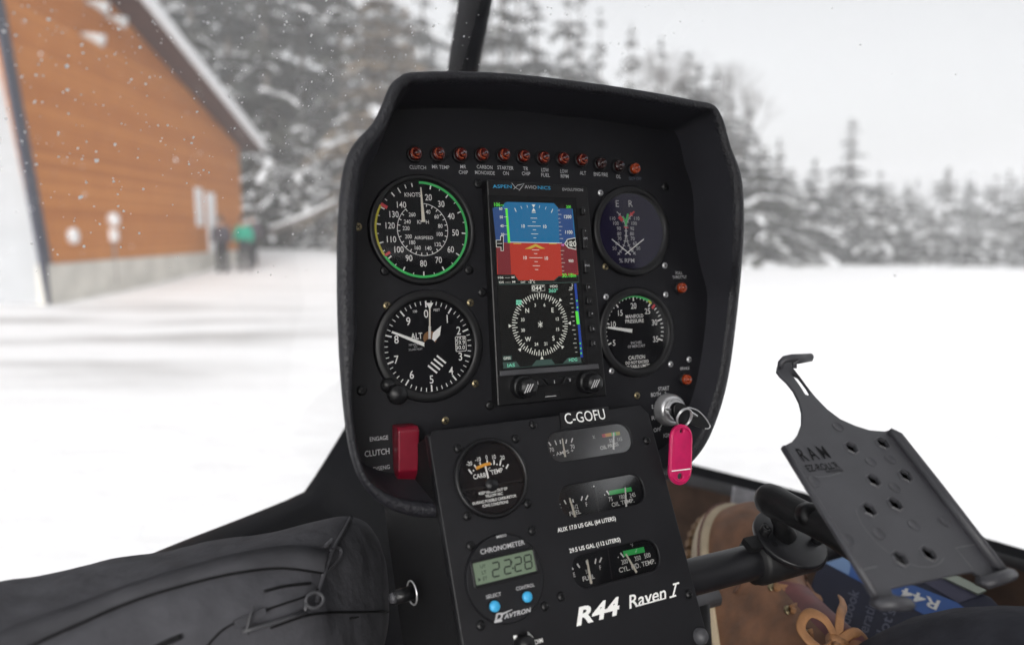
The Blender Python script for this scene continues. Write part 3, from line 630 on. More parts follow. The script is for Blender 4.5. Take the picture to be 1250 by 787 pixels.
for x, y in ((578,574),(599.4,566),(606.6,566.4),(614.2,568.4)): mb.disc(G(x,y), .0006, ZG0, M['white'], 10)
mb.pline(open_curve([G(581,571.6),G(587,568.8),G(593,566.6),G(598.8,565.4)]), .0022, ZG0+.0001, M['orange'])
for s, l, r in (('KEEP NEEDLE OUT OF',(585,603.8),(619.6,597.2)),('YELLOW ARC',(592.8,607),(614,603.2)),('DURING POSSIBLE CARBURETOR',(577.2,616),(630.6,606)),('ICING CONDITIONS',(589.4,619),(620.6,613.4))): T1(mb, PD, s, l, r, 3.2, ZG0, M['white'], .02)
kid(mb, 'dial_markings', g)
mb = MB(); bl, br = PD(563.5,599,.003), PD(638,585.6,.003); d = (br-bl); a = math.atan2(d.y, d.x); cb = (bl+br)/2
mb.box((cb.x,cb.y,.0021), (d.length,.0018,.0014), M['black'], Matrix.Rotation(a, 3, 'Z')); mb.lathe(PD(600.9,590.6,.003), [(.0052,ZG0),(.0050,.0032),(0,.0033)], M['black'], 32); kid(mb, 'dial_bridge', g)
mb = MB(); mb.line(PD(592.6,568.8,.0024), PD(596.2,584,.0024), .0013, .0024, M['white']); kid(mb, 'needle', g)
# ---- chronometer
ch = bpy.data.objects.new('chronometer', None); COL.objects.link(ch); ch.parent = ped; ch['label'] = 'round grey digital clock with green display and two blue buttons'
ZC = .0035; c = PD(617.8,704.8,ZC); mb = MB(); mb.lathe(c, [(.0296,0),(.0294,.0028),(.0288,.0034)], M['ped'], 64); mb.disc(c, .0288, .0034, M['ped'], 64); kid(mb, 'clock_face', ch)
lc = PD(616,692,ZC); p0, p1 = PD(577.5,698,ZC), PD(651,680.6,ZC); la = math.atan2(p1.y-p0.y, p1.x-p0.x); LW, LH = (p1-p0).length, PD.h(615,690,27,ZC)
def LP(x, y): return Vector((lc.x+x*math.cos(la)-y*math.sin(la), lc.y+x*math.sin(la)+y*math.cos(la)))
mb = MB(); plate(mb, [LP(*p) for p in rrect((0,0), LW+.0032, LH+.0035, .0022)], [[LP(*p) for p in rrect((0,0), LW, LH, .0008)]], ZC, ZC+.0014, M['black'], .0004); kid(mb, 'display_frame', ch)
mb = MB(); mb.poly([LP(*p) for p in ((-LW/2,-LH/2),(LW/2,-LH/2),(LW/2,LH/2),(-LW/2,LH/2))], ZC+.0003, M['lcd'])
SEG = {'2':'abged','8':'abcdefg'}
def seg7(chh, x0, y0, w, h):
    t = w*.20; pt = {'a':((0,h),(w,h)),'b':((w,h),(w,h/2)),'c':((w,h/2),(w,0)),'d':((0,0),(w,0)),'e':((0,h/2),(0,0)),'f':((0,h),(0,h/2)),'g':((0,h/2),(w,h/2))}
    for s in SEG[chh]:
        (ax, ay), (bx, by) = pt[s]; e_ = .14
        dx, dy = bx-ax, by-ay; A = (x0+ax+dx*e_*.5+ay*.1, y0+ay+dy*e_*.5); B = (x0+bx-dx*e_*.5+by*.1, y0+by-dy*e_*.5); mb.line(LP(*A), LP(*B), t, ZC+.0005, M['lcdseg'])
dw, dh = LW*.115, LH*.62
for s, f in (('2',-.215),('2',-.02),('2',.155),('8',.325)): seg7(s, LW*f, -dh/2, dw, dh)
for yy in (-.12, .16): mb.disc(LP(LW*.125, LH*yy), .0007, ZC+.0005, M['lcdseg'], 12)
for s, yy in (('UT',.27),('LT',.0),('ET',-.27)):
    vs, fs, x0, x1 = textmesh(s, .01); k = LH*.15/CAP
    mb.add([(*LP(-LW*.34+(v.x-(x0+x1)/2)*k, LH*yy+(v.y-CAP/2)*k), ZC+.0005) for v in vs], fs, M['lcdseg'])
mb.poly([LP(-LW*.45,-LH*.36), LP(-LW*.45,-LH*.18), LP(-LW*.405,-LH*.27)], ZC+.0005, M['lcdseg'])
kid(mb, 'digital_display', ch)
mb = MB(); z = ZC+.0002
T1(mb, PD, 'M800', (606.6,656.8), (618.2,654), 3.2, z, M['grey'], .004); T1(mb, PD, 'CHRONOMETER', (587,676.4), (640.8,664), 6, z, M['grey'], .008)
T1(mb, PD, 'SELECT', (593.8,730.4), (612,726.2), 4.2, z, M['grey'], .008); T1(mb, PD, 'CONTROL', (630.4,720.4), (652.6,715.2), 4.2, z, M['grey'], .008)
T1(mb, PD, 'D', (604,757.8), (614.6,755.4), 8.6, z, M['grey'], .03, .35); T1(mb, PD, 'AVTRON', (615.4,755), (649,746), 5.4, z, M['grey'], .02, .3); mb.line(PD(612,749.4,z), PD(625.4,743.4,z), .0012, z, M['grey'], .0003); mb.line(PD(603.6,758.8,z), PD(613,756.6,z), .0012, z, M['grey'])
kid(mb, 'clock_lettering', ch)
for x, y in ((604.4,739.6),(644.3,728)):
    mb = MB(); c = PD(x, y, ZC+.002); mb.lathe(c, [(.0046,ZC),(.0044,ZC+.0006),(.0037,ZC+.0007)], M['blackmat'], 24); mb.lathe(c, [(.0036,ZC),(.0036,ZC+.0022),(.0030,ZC+.0029),(0,ZC+.0031)], M['blue'], 28); kid(mb, 'push_button', ch)
# ---- strip gauges
Z3 = -.0032; z = Z3+.0003; P3 = lambda x, y: PD(x, y, z)
def strip(nm, i, label):
    g = bpy.data.objects.new(nm, None); COL.objects.link(g); g.parent = ped; g['label'] = label
    mb = MB(); mb.poly(rrect(PC[i], PWD+.002, PHT+.002, .011), Z3, M['dial']); kid(mb, 'dial', g)
    mb = MB(); mb.poly(rrect(PC[i], PWD-.0004, PHT-.0004, .0103), -.0012, M['pglass']); kid(mb, 'dial_glass', g)
    return g
def lines(mb, L, w, m=None):
    for x, y, x2, y2 in L: mb.line(P3(x,y), P3(x2,y2), w, z, m or M['white'])
g = strip('ammeter_strip', 0, 'rounded window with amps and oil pressure needles'); mb = MB()
lines(mb, ((669.6,539.4,672.6,543.6),(677.4,537.4,679.4,542.8),(683.6,536.6,684.4,541.4),(691.6,536,690.8,541),(699,534.4,697.4,539.8)), .0011)
TC(mb, PD, '70', (673.6,548.6), 5, z, M['white'], .006, .85); TC(mb, PD, '70', (698.8,544.8), 5, z, M['white'], .006, .85)
T1(mb, PD, '- AMPS +', (675.6,556.8), (700.6,551.4), 4.2, z, M['white'], .006)
TC(mb, PD, 'X', (724.8,533.2), 4, z, M['white'], 0., .9); mb.line(P3(735,531.8), P3(746,530), .0028, z, M['red']); mb.line(P3(739,531.2), P3(746.4,530), .0028, z+.0001, M['orange']); mb.line(P3(746.4,530), P3(752,529), .0028, z, M['green']); mb.line(P3(752,529), P3(756.6,528.4), .0028, z, M['yellow'])
TC(mb, PD, '50', (745.6,537.6), 4.2, z, M['white'], 0., .85); TC(mb, PD, '115', (756.6,535.8), 4.2, z, M['white'], 0., .85); T1(mb, PD, 'OIL PRESS', (733.4,549), (755.4,543.6), 4.4, z, M['white'], .004)
kid(mb, 'dial_markings', g); mb = MB(); mb.line(PD(686.4,535,-.002), PD(690,557.4,-.002), .0012, -.002, M['needle'], .0018); mb.line(PD(749.2,527.4,-.002), PD(749,548.4,-.002), .0014, -.002, M['white'], .0018); kid(mb, 'needles', g)
g = strip('auxiliary_fuel_strip', 1, 'rounded window with a fuel needle and green oil temperature bar'); mb = MB()
lines(mb, ((680.8,611.6,684,616),(688.6,610,691,614.8),(695.6,608.4,696.2,613),(699,608.8,700,612.8),(711,605.4,709.4,610.6),(717.6,604.2,715,609.8)), .0011)
TC(mb, PD, 'E', (684.8,621.4), 5, z, M['white'], 0., .8); TC(mb, PD, 'F', (716,615.2), 5, z, M['white'], 0., .8); TC(mb, PD, '1/2', (703,618), 5, z, M['white'], 0., .8); T1(mb, PD, 'FUEL', (696,629.4), (709.4,626), 5, z, M['white'], .006)
mb.line(P3(726.8,592), P3(731.4,628), .0010, z, M['ped']); mb.disc(PD(724.6,593.2), .0005, .0003, M['white'], 8)
mb.line(P3(743.6,601.4), P3(771,596.6), .0034, z, M['green']); lines(mb, ((740.4,598.6,743.6,603.4),), .0013); mb.disc(P3(738.2,603.6), .0005, z, M['white'], 8)
TC(mb, PD, '75', (745.4,608.8), 5, z, M['white'], 0., .85); TC(mb, PD, '180', (759.4,606), 5, z, M['white'], 0., .85); TC(mb, PD, '245', (772,603.8), 5, z, M['white'], 0., .85); T1(mb, PD, 'OIL TEMP.', (747.4,618.4), (774.6,612.4), 5, z, M['white'], .008)
kid(mb, 'dial_markings', g); mb = MB(); mb.line(PD(695.4,607.4,-.002), PD(702.6,632,-.002), .0014, -.002, M['needle'], .0020); mb.line(PD(763.2,594.4,-.002), PD(764.6,618.6,-.002), .0012, -.002, M['white'], .0018); kid(mb, 'needles', g)
g = strip('main_fuel_strip', 2, 'rounded window with a fuel needle and green cylinder head temperature bar'); mb = MB()
lines(mb, ((696,690.4,699.8,694.6),(704.6,687.6,707.6,692.4),(715.6,684,717,689),(727.4,681.4,726.4,687.6),(734.4,680,731.8,686)), .0011)
TC(mb, PD, 'E', (701,701), 5.4, z, M['white'], 0., .8); TC(mb, PD, 'F', (732.8,692.4), 5.4, z, M['white'], 0., .8); TC(mb, PD, '1/2', (717.8,696.6), 5, z, M['white'], 0., .8); T1(mb, PD, 'FUEL', (712,709), (726.4,705.2), 5.4, z, M['white'], .008)
mb.line(P3(742,669), P3(747,706), .0010, z, M['ped']); mb.disc(P3(754.6,679.8), .0005, z, M['white'], 8); TC(mb, PD, '°F', (771.4,665.2), 4, z, M['grey'], 0., .9)
mb.line(P3(761,675.6), P3(786.6,670.2), .0040, z, M['green']); lines(mb, ((757.4,674.4,761.4,679.6),(775.6,674,777.4,669.4)), .0012)
TC(mb, PD, '200', (762.4,685), 5.4, z, M['white'], .004, .85); TC(mb, PD, '350', (778.4,680.8), 5.4, z, M['white'], .004, .85); TC(mb, PD, '500', (790.2,677.4), 5.4, z, M['white'], .004, .85); T1(mb, PD, 'CYL. HD. TEMP.', (756.4,698.6), (800.4,687), 5.8, z, M['white'], .008)
kid(mb, 'dial_markings', g); mb = MB(); mb.line(PD(716.6,682.6,-.002), PD(721.8,712,-.002), .0014, -.002, M['needle'], .0020); mb.line(PD(764,675.6,-.002), PD(777.2,698.4,-.002), .0014, -.002, M['needle'], .0020); kid(mb, 'needles', g)
# ---- console lettering
mb = MB(); z = .0004
T1(mb, PD, 'AUX 17.0 US GAL (64 LITERS)', (681,649.4), (752,634.4), 5, z, M['white'], .016); T1(mb, PD, '29.5 US GAL (112 LITERS)', (695.6,674.4), (757.6,660.2), 5, z, M['white'], .016)
T1(mb, PD, 'R44', (703.6,763), (759.6,747.4), 20, z, M['white'], .035, .30); T1(mb, PD, 'Raven', (768.4,742.4), (814.6,729.4), 15.5, z, M['white'], .012, .25); mb.line(PD(821.4,727.4,z), PD(825.2,712,z), .0014, z+.0001, M['white'])
mb.line(PD(776,739.6,z), PD(812,729.8,z), .0009, z, M['white']); mb.line(PD(817.4,728.6,z), PD(825.4,726.2,z), .0013, z, M['white']); mb.line(PD(821.4,713,z), PD(829,710.8,z), .0013, z, M['white'])
T1(mb, PD, 'DIM', (653.6,786), (663,783.2), 5.4, z, M['white'], .01); mb.pline(open_curve([PD(645,774,z),PD(650,781,z),PD(651.6,789,z)]), .0011, z, M['white']); mb.poly([PD(644,770,z),PD(651.4,777.4,z),PD(645,779,z)], z, M['white']); mb.line(PD(627,777.6,z), PD(631,776.6,z), .0022, z, M['white'])
kid(mb, 'console_lettering', ped)
mb = MB(); mb.prism(PD.pts([(683.2,504),(742.6,495.4),(745,512.6),(685.2,522.8)], .001), .0002, .0012, M['black']); T1(mb, PD, 'C-GOFU', (690.8,517.4), (739.8,511), 12.6, .0014, M['white'], .004); kid(mb, 'registration_plate', ped, label='black plate reading C-GOFU')
mb = MB(); kc = PD(640,786,.004); mb.lathe(kc, [(.0062,0),(.0060,.009),(.005,.0105),(0,.011)], M['black'], 28); kid(mb, 'dimmer_knob', ped)
for x, y in ((559,547.4),(629.2,535.4),(650.6,518.6),(643.4,614.4),(570.2,629.6),(574,666),(649.4,647.4),(664.6,739.6),(684.6,727.8),(586.4,762.8),(789,537.6),(840.4,725)): screw(SD, PD, x, y, ped)
# ---- lever on the console's left flank
lv = bpy.data.objects.new('mixture_lever', None); COL.objects.link(lv); lv.parent = ped
inv = PD.M.inverted()
mb = MB(); p0 = inv @ wp(503,723,.508); p1 = inv @ wp(481,729,.500); mb.tube([p0, p1], .0052, M['black'], 14); kid(mb, 'lever_rod', lv)
mb = MB(); ax = (p0-p1).normalized(); s1 = ax.orthogonal().normalized(); s2 = ax.cross(s1)
mb.tube([p0+(s1*math.cos(t*PI/16)+s2*math.sin(t*PI/16))*.0085 for t in range(33)], .0007, M['steel'], 8, False); kid(mb, 'lever_ring', lv)
mb = MB(); mb.tube([p1, p1-ax*.003], [.0045,.0032], M['trimgrey'], 14); kid(mb, 'lever_tip', lv)
# ================================================================== CABIN
from mathutils.bvhtree import BVHTree
Fw = d2w(UP.n); FH = Vector((Fw.x, Fw.y, 0)).normalized(); RH = Vector((FH.y, -FH.x, 0)); UZ = Vector((0, 0, 1))
def hp(r, f, u_): return CP+RH*r+FH*f+UZ*u_
HM = Matrix(((RH.x, FH.x, 0, 0), (RH.y, FH.y, 0, 0), (0, 0, 1, 0), (0, 0, 0, 1)))
def frm(o, x, y=None, z=None):                       # 4x4 from origin and two axes
    x = x.normalized()
    if z is None: z = x.cross(y).normalized(); y = z.cross(x)
    else: z = (z-x*z.dot(x)).normalized(); y = z.cross(x)
    return Matrix(((x.x,y.x,z.x,o.x),(x.y,y.y,z.y,o.y),(x.z,y.z,z.z,o.z),(0,0,0,1)))
def world_kid(mb, name, parent, **k):               # geometry given in world coordinates
    iv = parent.matrix_world.inverted(); mb.v = [tuple(iv @ Vector(v)) for v in mb.v]
    return kid(mb, name, parent, **k)
def E4(loc): return Matrix.Translation(loc)
heli = empty('helicopter_cabin', E4(hp(.3,0,-.95)), 'black helicopter cabin with windshield, centre post, window sills and roof around the panel', 'helicopter')
# ---- sills
def strip3(mb, rows, m, k=5):
    R_ = [open_curve(r, k) for r in rows]; mb.grid(R_, m)
LS = [(60,735,.52),(150,691,.60),(215,663,.68),(300,630,.745),(362,604,.80),(378,590,.825),(420,523,.92),(475,430,1.03)]
RS = [(760,545,1.25),(842,565.5,1.17),(930,587.5,1.08),(1060,621,.98),(1193,654,.90),(1250,670,.86),(1400,712,.76),(1700,790,.62)]
def off(L, dx, dy, dz): return [wp(x+dx, y+dy, z+dz) for x, y, z in L]
mb = MB()
Lo = off(LS,0,0,0); dn_ = [p+FH*.03-UZ*.05 for p in Lo]
Lr = [wp(x,y,z) for x,y,z in [(90,748,.505),(180,702,.58),(262,668,.655),(330,640,.72),(378,614,.775),(392,600,.80),(432,560,.89),(490,480,1.0)]]
Lr2 = [wp(x,y,z) for x,y,z in [(96,754,.51),(186,709,.585),(268,676,.66),(337,649,.725),(386,624,.78),(400,610,.805),(440,572,.895),(500,495,1.0)]]
Lb = [wp(x,y,z) for x,y,z in [(200,860,.55),(270,810,.61),(330,780,.66),(390,750,.71),(440,720,.75),(470,690,.78),(520,650,.86),(560,600,.95)]]
Lc_ = [p-UZ*.5-FH*.1+RH*.05 for p in Lb]
strip3(mb, [dn_, [p+FH*.006-UZ*.008 for p in Lo], Lo, [a*.9+b*.1 for a, b in zip(Lo, Lr)], Lr, Lr2, Lb, Lc_], M['frame']); world_kid(mb, 'left_sill', heli)
mb = MB(); Ro = off(RS,0,0,0)
Rr = off(RS,0,13,-.012); Rr2 = off(RS,0,20,-.014); Rg = off(RS,0,27,-.002); Rb = [p-UZ*.28-FH*.1 for p in Rg]
strip3(mb, [[p+FH*.02+RH*.03-UZ*.05 for p in Ro], [p+FH*.004+RH*.004-UZ*.008 for p in Ro], Ro, [a*.9+b*.1 for a,b in zip(Ro,Rr)], Rr], M['frame']); world_kid(mb, 'right_sill', heli)
mb = MB(); strip3(mb, [Rr, [p+UZ*.006 for p in Rr2], Rg], M['trimgrey']); world_kid(mb, 'sill_trim', heli)
mb = MB(); strip3(mb, [Rg, Rb, [p+(hp(.4,.3,-.9)-p)*.5 for p in Rb]], M['carpet']); world_kid(mb, 'nose_lining', heli)
# ---- floor, roof and unseen shell round the camera, opened up to light the panel
mb = MB(); mb.box((.28,-.25,-.92), (1.5,2.6,.04), M['carpet']); mb.v = [tuple(HM @ Vector(v)+CP) for v in mb.v]; world_kid(mb, 'cabin_floor', heli)
mb = MB(); nr = 9
top = []
for i in range(nr):
    t = i/(nr-1)*2-1; top.append([hp(.26+t*.80, f, .56-.10*t*t-.05*max(0,(f-.1))**2*4) for f in (-1.5,-1.1,-.7,-.3,.04-.20*t*t)])
mb.grid(top, M['liner']); o = world_kid(mb, 'roof', heli); o.modifiers.new('solid','SOLIDIFY').thickness = .03
mb = MB()
for s in (-1, 1):
    x = .26+s*.80
    mb.box((x,-.55,-.70), (.03,1.9,.50), M['trimgrey'])
    if s > 0:
        pf_ = [(-.42,-.46),(-.44,.0),(-.50,.20),(-.57,.44),(-.58,.60),(-1.0,.60),(-1.0,-.46)]; n_ = len(pf_)
        mb.add([(x-.02,a,b) for a,b in pf_]+[(x+.02,a,b) for a,b in pf_], [list(range(n_)), list(range(n_,2*n_))[::-1]]+[[i,n_+i,n_+(i+1)%n_,(i+1)%n_] for i in range(n_)], M['frame'])  # unseen door pillar, slanted to shape the reflections in the strip glass
    continue
mb.box((.62,-.98,-.08), (.50,.12,.86), M['blackmat']); mb.box((.26,-1.5,-.62), (1.6,.028,.66), M['trimgrey'])  # unseen dark block added so the dial glass reflects dark; low rear wall
mb.v = [tuple(HM @ Vector(v)+CP) for v in mb.v]; world_kid(mb, 'cabin_wall_and_blockers', heli)
mb = MB()
for x in (.60,):
    mb.box((x,-.30,-.60), (.48,.5,.16), M['fabric']); mb.box((x,-.56,-.22), (.46,.12,.75), M['fabric'], Matrix.Rotation(.2,3,'X'))
mb.v = [tuple(HM @ Vector(v)+CP) for v in mb.v]; world_kid(mb, 'pilot_seat', heli, bevel=.04)
# ---- windshield
bot = open_curve([wp(*p) for p in [(-420,800,.40),(0,745,.50)]+LS[1:6]+[(420,523,.92),(480,440,1.06),(640,420,1.2),(760,500,1.25)]+RS[1:]], 4)
N = len(bot); rows = []
topc = [hp(.26+.80*t, .04-.20*t*t, .57-.10*t*t) for t in [(-1+2*i/(N-1)) for i in range(N)]]
for j in range(15):
    t = j/14; r_ = []
    for i in range(N):
        a, b = bot[i], topc[i]; m_ = (a+b)/2; outw = (m_-hp(.26,-.15,.0)); outw.z = 0; ctl = m_+outw.normalized()*(.17 if outw.length > 0 else 0)+UZ*.04
        r_.append(a*(1-t)**2+ctl*2*t*(1-t)+b*t*t)
    rows.append(r_)
mb = MB(); mb.grid(rows, M['pane']); ws = world_kid(mb, 'windshield_pane', heli)
shield = [Vector(v) for r_ in rows for v in r_]
sb_v = [tuple(p) for r_ in rows for p in r_]; sb_f = [[i*N+j, i*N+j+1, (i+1)*N+j+1, (i+1)*N+j] for i in range(14) for j in range(N-1)]
SB_T = BVHTree.FromPolygons(sb_v, sb_f)
def on_shield(px, py):
    d = (wp(px, py, 1)-CP).normalized(); h = SB_T.ray_cast(CP, d); return h
mb = MB(); pp = [wp(556,260,.97), wp(560,150,.95), wp(565,85,.92), wp(573,40,.89), wp(580,0,.86), wp(590,-60,.80), wp(600,-140,.72), hp(.26,.25,.52), hp(.26,.05,.56)]
pc = open_curve(pp, 4); mb.tube(pc, .0205, M['frame'], 20); mb.tube([p-FH*.012+RH*.006 for p in pc], .012, M['frame'], 12); world_kid(mb, 'centre_post', heli)
mb = MB(); mb.tube([p+UZ*.0 for p in topc], .02, M['frame'], 10); world_kid(mb, 'roof_bow', heli)
mb = MB(); pb = wp(846,735,.66); mb.tube([pb-d2w(UP.x)*.05, pb+d2w(UP.x)*.028], .009, M['trimgrey'], 16); mb.tube([pb+d2w(UP.x)*.005, pb+d2w(UP.x)*.012-UZ*.2-FH*.02], .012, M['black'], 12); world_kid(mb, 'pedal_rod', heli)
# ---- snow specks on the glass and in the air
mb = MB(); ico = [(0,0,1),(.894,0,.447),(.276,.851,.447),(-.724,.526,.447),(-.724,-.526,.447),(.276,-.851,.447),(.724,.526,-.447),(-.276,.851,-.447),(-.894,0,-.447),(-.276,-.851,-.447),(.724,-.526,-.447),(0,0,-1)]
icf = [[0,1,2],[0,2,3],[0,3,4],[0,4,5],[0,5,1],[1,6,2],[2,7,3],[3,8,4],[4,9,5],[5,10,1],[1,10,6],[2,6,7],[3,7,8],[4,8,9],[5,9,10],[6,11,7],[7,11,8],[8,11,9],[9,11,10],[10,11,6]]
def fleck(mb, c, r, n=None, m=None):
    q_ = Vector((rng.uniform(.7,1.3), rng.uniform(.7,1.3), rng.uniform(.7,1.3)))
    mb.add([c+Vector((v[0]*q_.x, v[1]*q_.y, v[2]*q_.z))*r for v in ico], icf, m or M['speck'], True)
def flat_fleck(mb, c, r, n):
    a = n.orthogonal().normalized(); b = n.cross(a).normalized(); k = 9; ph = rng.random()*6
    mb.add([c+(a*math.cos(ph+i*6.283/k)+b*math.sin(ph+i*6.283/k))*r*rng.uniform(.75,1.25)+n*.00005*i for i in range(k)], [list(range(k))], M['speck'], True)
cnt = 0
while cnt < 900:
    x = rng.uniform(-60,1310); y = rng.uniform(-30,340)
    dens = 1.0 if x < 560 else (.8 if x < 860 else .45)
    if y > 200: dens *= .45
    if x > 800 and y < 300: dens *= max(.04, 1-(x-800)/90)
    dens *= .55+.9*max(0, noise.noise((x*.011, y*.011, 3.1))+.25)
    if rng.random() > dens: continue
    h = on_shield(x, y)
    if h[0] is None: cnt += 1; continue
    r = .00030+.00062*rng.random()**3
    if rng.random() < .035: r *= 1.8
    flat_fleck(mb, h[0]+(h[0]-CP).normalized()*.001, r*1.15, h[1]); cnt += 1
sp_ = mb.build('windshield_snow'); tag(sp_, 'tiny white snow specks stuck all over the upper windshield glass', 'snow specks', None, 'stuff')
mb = MB()
for _ in range(420):
    x = rng.uniform(-80,980); y = rng.uniform(-60,420); Y = rng.uniform(2.2,16); p = wy(x, y, Y)
    if p.z < .2: continue
    fleck(mb, p, rng.uniform(.003,.006)*(.6+Y*.05))
sf = mb.build('falling_snow'); tag(sf, 'white snowflakes falling in the air outside the helicopter', 'snowfall', None, 'stuff')

# ================================================================== CONTROL BAR, HOLDER, KEYS
LX = d2w(UP.x)
cb = empty('control_bar', E4(wp(846,703.5,.565)), 'matt black round control tube running right from behind the console', 'control bar')
mb = MB(); c0 = wp(846,703.5,.565); mb.tube([c0-LX*.10, c0-LX*.04, c0+LX*.1, c0+LX*.20, c0+LX*.215], .0146, M['tube'], 40); world_kid(mb, 'tube', cb)
def fit_tube(px):                                   # point of the tube's axis seen at image column px
    best = min((abs((lambda p: (p-CP).dot(AX)/(p-CP).dot(AF)*FPX+CX)(c0+LX*(k*.002))-px), k) for k in range(220)); return c0+LX*(best[1]*.002)
CRX = Vector((2119,-7,833)).normalized(); CRY = Vector((-242,-780,833)).normalized(); CRN = CRY.cross(CRX).normalized()
CRY = CRX.cross(CRN)*-1
if CRY.y > 0: CRY = -CRY
CRdn = -CRY; CRn = CRX.cross(CRdn).normalized()
if CRn.z < 0: CRn = -CRn
CR = Fr([[CRX[i], CRdn[i], CRn[i]] for i in range(3)], ((1095-CX)/FPX*.455, (625-CY)/FPX*.455, .455))
hold = empty('device_holder', CR.M, 'empty black plastic phone cradle on a ball arm clamped to the tube', 'holder')
out = [(954.5,545.6),(960,542),(967,538.6),(974,530),(979,517),(979,502),(976,490),(969,476),(961,466),(952.5,458),(948.5,452.5),(949.5,446),(955,440),(962,436.5),(967,436.8),(967,447),(970,451),(976,459.4),(985,471),(996,484.6),(1010,499),(1026,511),(1044,519),(1062,524.6),(1080,526),(1088,523.6),(1095,524.6),(1101,531),(1150,594),(1228,694.5),(1222,699.5),(1212,709),(1203,711),(1196,703),(1188,697.6),(1178,698.6),(1088,717.6),(1090,724),(1102,728.6),(1103,737),(1096,740.6),(1082,738),(1068,730.6),(1030,668),(992,607)]
OC = [Vector(p) for p in CR.pts(out)]
slot = [CR(*p) for p in ((966,455.5),(970,452.5),(976,460),(984,471),(988.6,479),(987,482.4),(983.4,481),(977,471))]
def hexa(px, py, r=.0047):
    c = CR(px, py); return [Vector((c.x+r*math.cos(i*PI/3+.35), c.y+r*math.sin(i*PI/3+.35))) for i in range(6)]
HX = [(1039,546.6),(1077,541),(1066,586.4),(1105,580.6),(1060.6,621.8),(1092.4,615.2),(1098.6,681.4),(1133,675.6)]
mb = MB(); plate(mb, OC, [slot]+[hexa(*p) for p in HX], -.0024, 0, M['cradle'], .0006)
kid(mb, 'cradle_plate', hold)
mb = MB()
for p in HX:
    c = CR(*p); H2 = hexa(*p, .0062); mb.prism(H2, -.0125, -.0115, M['pocket_shade']); mb.add([(h.x,h.y,z_) for z_ in (-.0023,-.012) for h in H2], [[i,(i+1)%6,6+(i+1)%6,6+i] for i in range(6)], M['pocket_shade'])
    if p[1] > 610: mb.lathe((c.x+.0006,c.y-.0006), [(.0024,-.0115),(.0024,-.0040),(.0014,-.0036),(.0012,-.006)], M['cradle'], 6)
kid(mb, 'nut_pocket', hold)
mb = MB()
for p in HX:
    c = CR(*p); H1 = hexa(*p, .0060); H0 = hexa(*p, .0049)
    for i in range(6): mb.add([(H0[i].x,H0[i].y,.0012),(H0[(i+1)%6].x,H0[(i+1)%6].y,.0012),(H1[(i+1)%6].x,H1[(i+1)%6].y,.0002),(H1[i].x,H1[i].y,.0002)], [[3,2,1,0]], M['cradle'])
    mb.pline([Vector(h) for h in H1+[H1[0]]], .0004, .0003, M['cradle_line'])
for x, y in ((1023,521),(1063,563.6),(1086.4,560.4),(993.6,587.6),(1092,595),(1035,658.6),(1072.6,651),(1115.8,641.2),(1152.6,636)):
    c = CR(x, y); mb.lathe(c, [(.0046,.0001),(.0043,.0005),(.0040,.0001),(0,.0001)], M['cradle'], 28)
mb.pline([CR(1049,696),CR(1070,691)], .0005, .0003, M['cradle_line']); mb.pline([CR(1187,694),CR(1166,668.6),CR(1192,664)], .0005, .0003, M['cradle_line']); mb.pline([CR(982,581),CR(1000,582),CR(1012,581),CR(1026,577)], .0003, .0003, M['cradle_line'])
mb.arc(CR(1098,640), .030, 150, 300, .0003, .0003, M['cradle_line'], 40)
kid(mb, 'moulded_rings', hold)
mb = MB()                                            # rolled long edges, clip and hooks give the sheet its depth
eL = [CR(954.8,546),CR(992,607),CR(1030,668),CR(1069,731)]; mb.tube([(p.x+.001,p.y,.0006) for p in eL], .0019, M['cradle'], 10); kid(mb, 'rolled_edge', hold); mb = MB()
eR = [CR(1089,526),CR(1099,533.6),CR(1149,597),CR(1226,696)]; mb.tube([(p.x-.0042,p.y,.0016) for p in eR], [.0022,.0040,.0040,.0034], M['cradle'], 12)
kid(mb, 'rolled_edge', hold)
mb = MB(); a, b = CR(955,440,.004), CR(990,435,.012); cA, cB = CR(966,437,.004), CR(991,435,.010)
mb.tube([(*CR(952,449),.0005),(*CR(952.6,444,.002),.003),(*CR(957,439.6,.005),.006),(*CR(966,438,.007),.008),(*CR(990,435.4,.008),.008)], [.0022,.0026,.0030,.0032,.0028], M['cradle'], 12)
mb.tube([(*CR(970,449,.002),.002),(*CR(968.6,444,.004),.005),(*CR(973,440.4,.007),.007),(*CR(990,437.6,.008),.008)], [.0018,.0022,.0026,.0022], M['cradle'], 10)
kid(mb, 'top_clip', hold, label='bent hook at the tip of the cradle')
for A, B, w in (((1068,731),(1103,733),.0055), ((1196,706),(1228,697),.0055)):
    mb = MB(); p, q_ = CR(*A, .002), CR(*B, .002)
    mb.tube([(p.x,p.y,-.0006),(p.x+.0006,p.y-.0035,.0030),((p.x+q_.x)/2,(p.y+q_.y)/2-.0036,.0050),(q_.x-.0006,q_.y-.0030,.0040),(q_.x,q_.y+.001,.0008)], [.0026,.0036,.0040,.0038,.0030], M['cradle'], 12)
    kid(mb, 'bottom_hook', hold)
mb = MB()
def outl(s, l, r, h, sk=0.): T1(mb, CR, s, l, r, h, .0004, M['blackmat'], .008, sk)
outl('R A M', (981,562.6), (1015,558.4), 13); outl("EZ-ROLL'R", (987.4,575.4), (1026,570.6), 6.6); outl('PATENTED', (1010,577.4), (1030,574.6), 2.6)
kid(mb, 'moulded_lettering', hold)
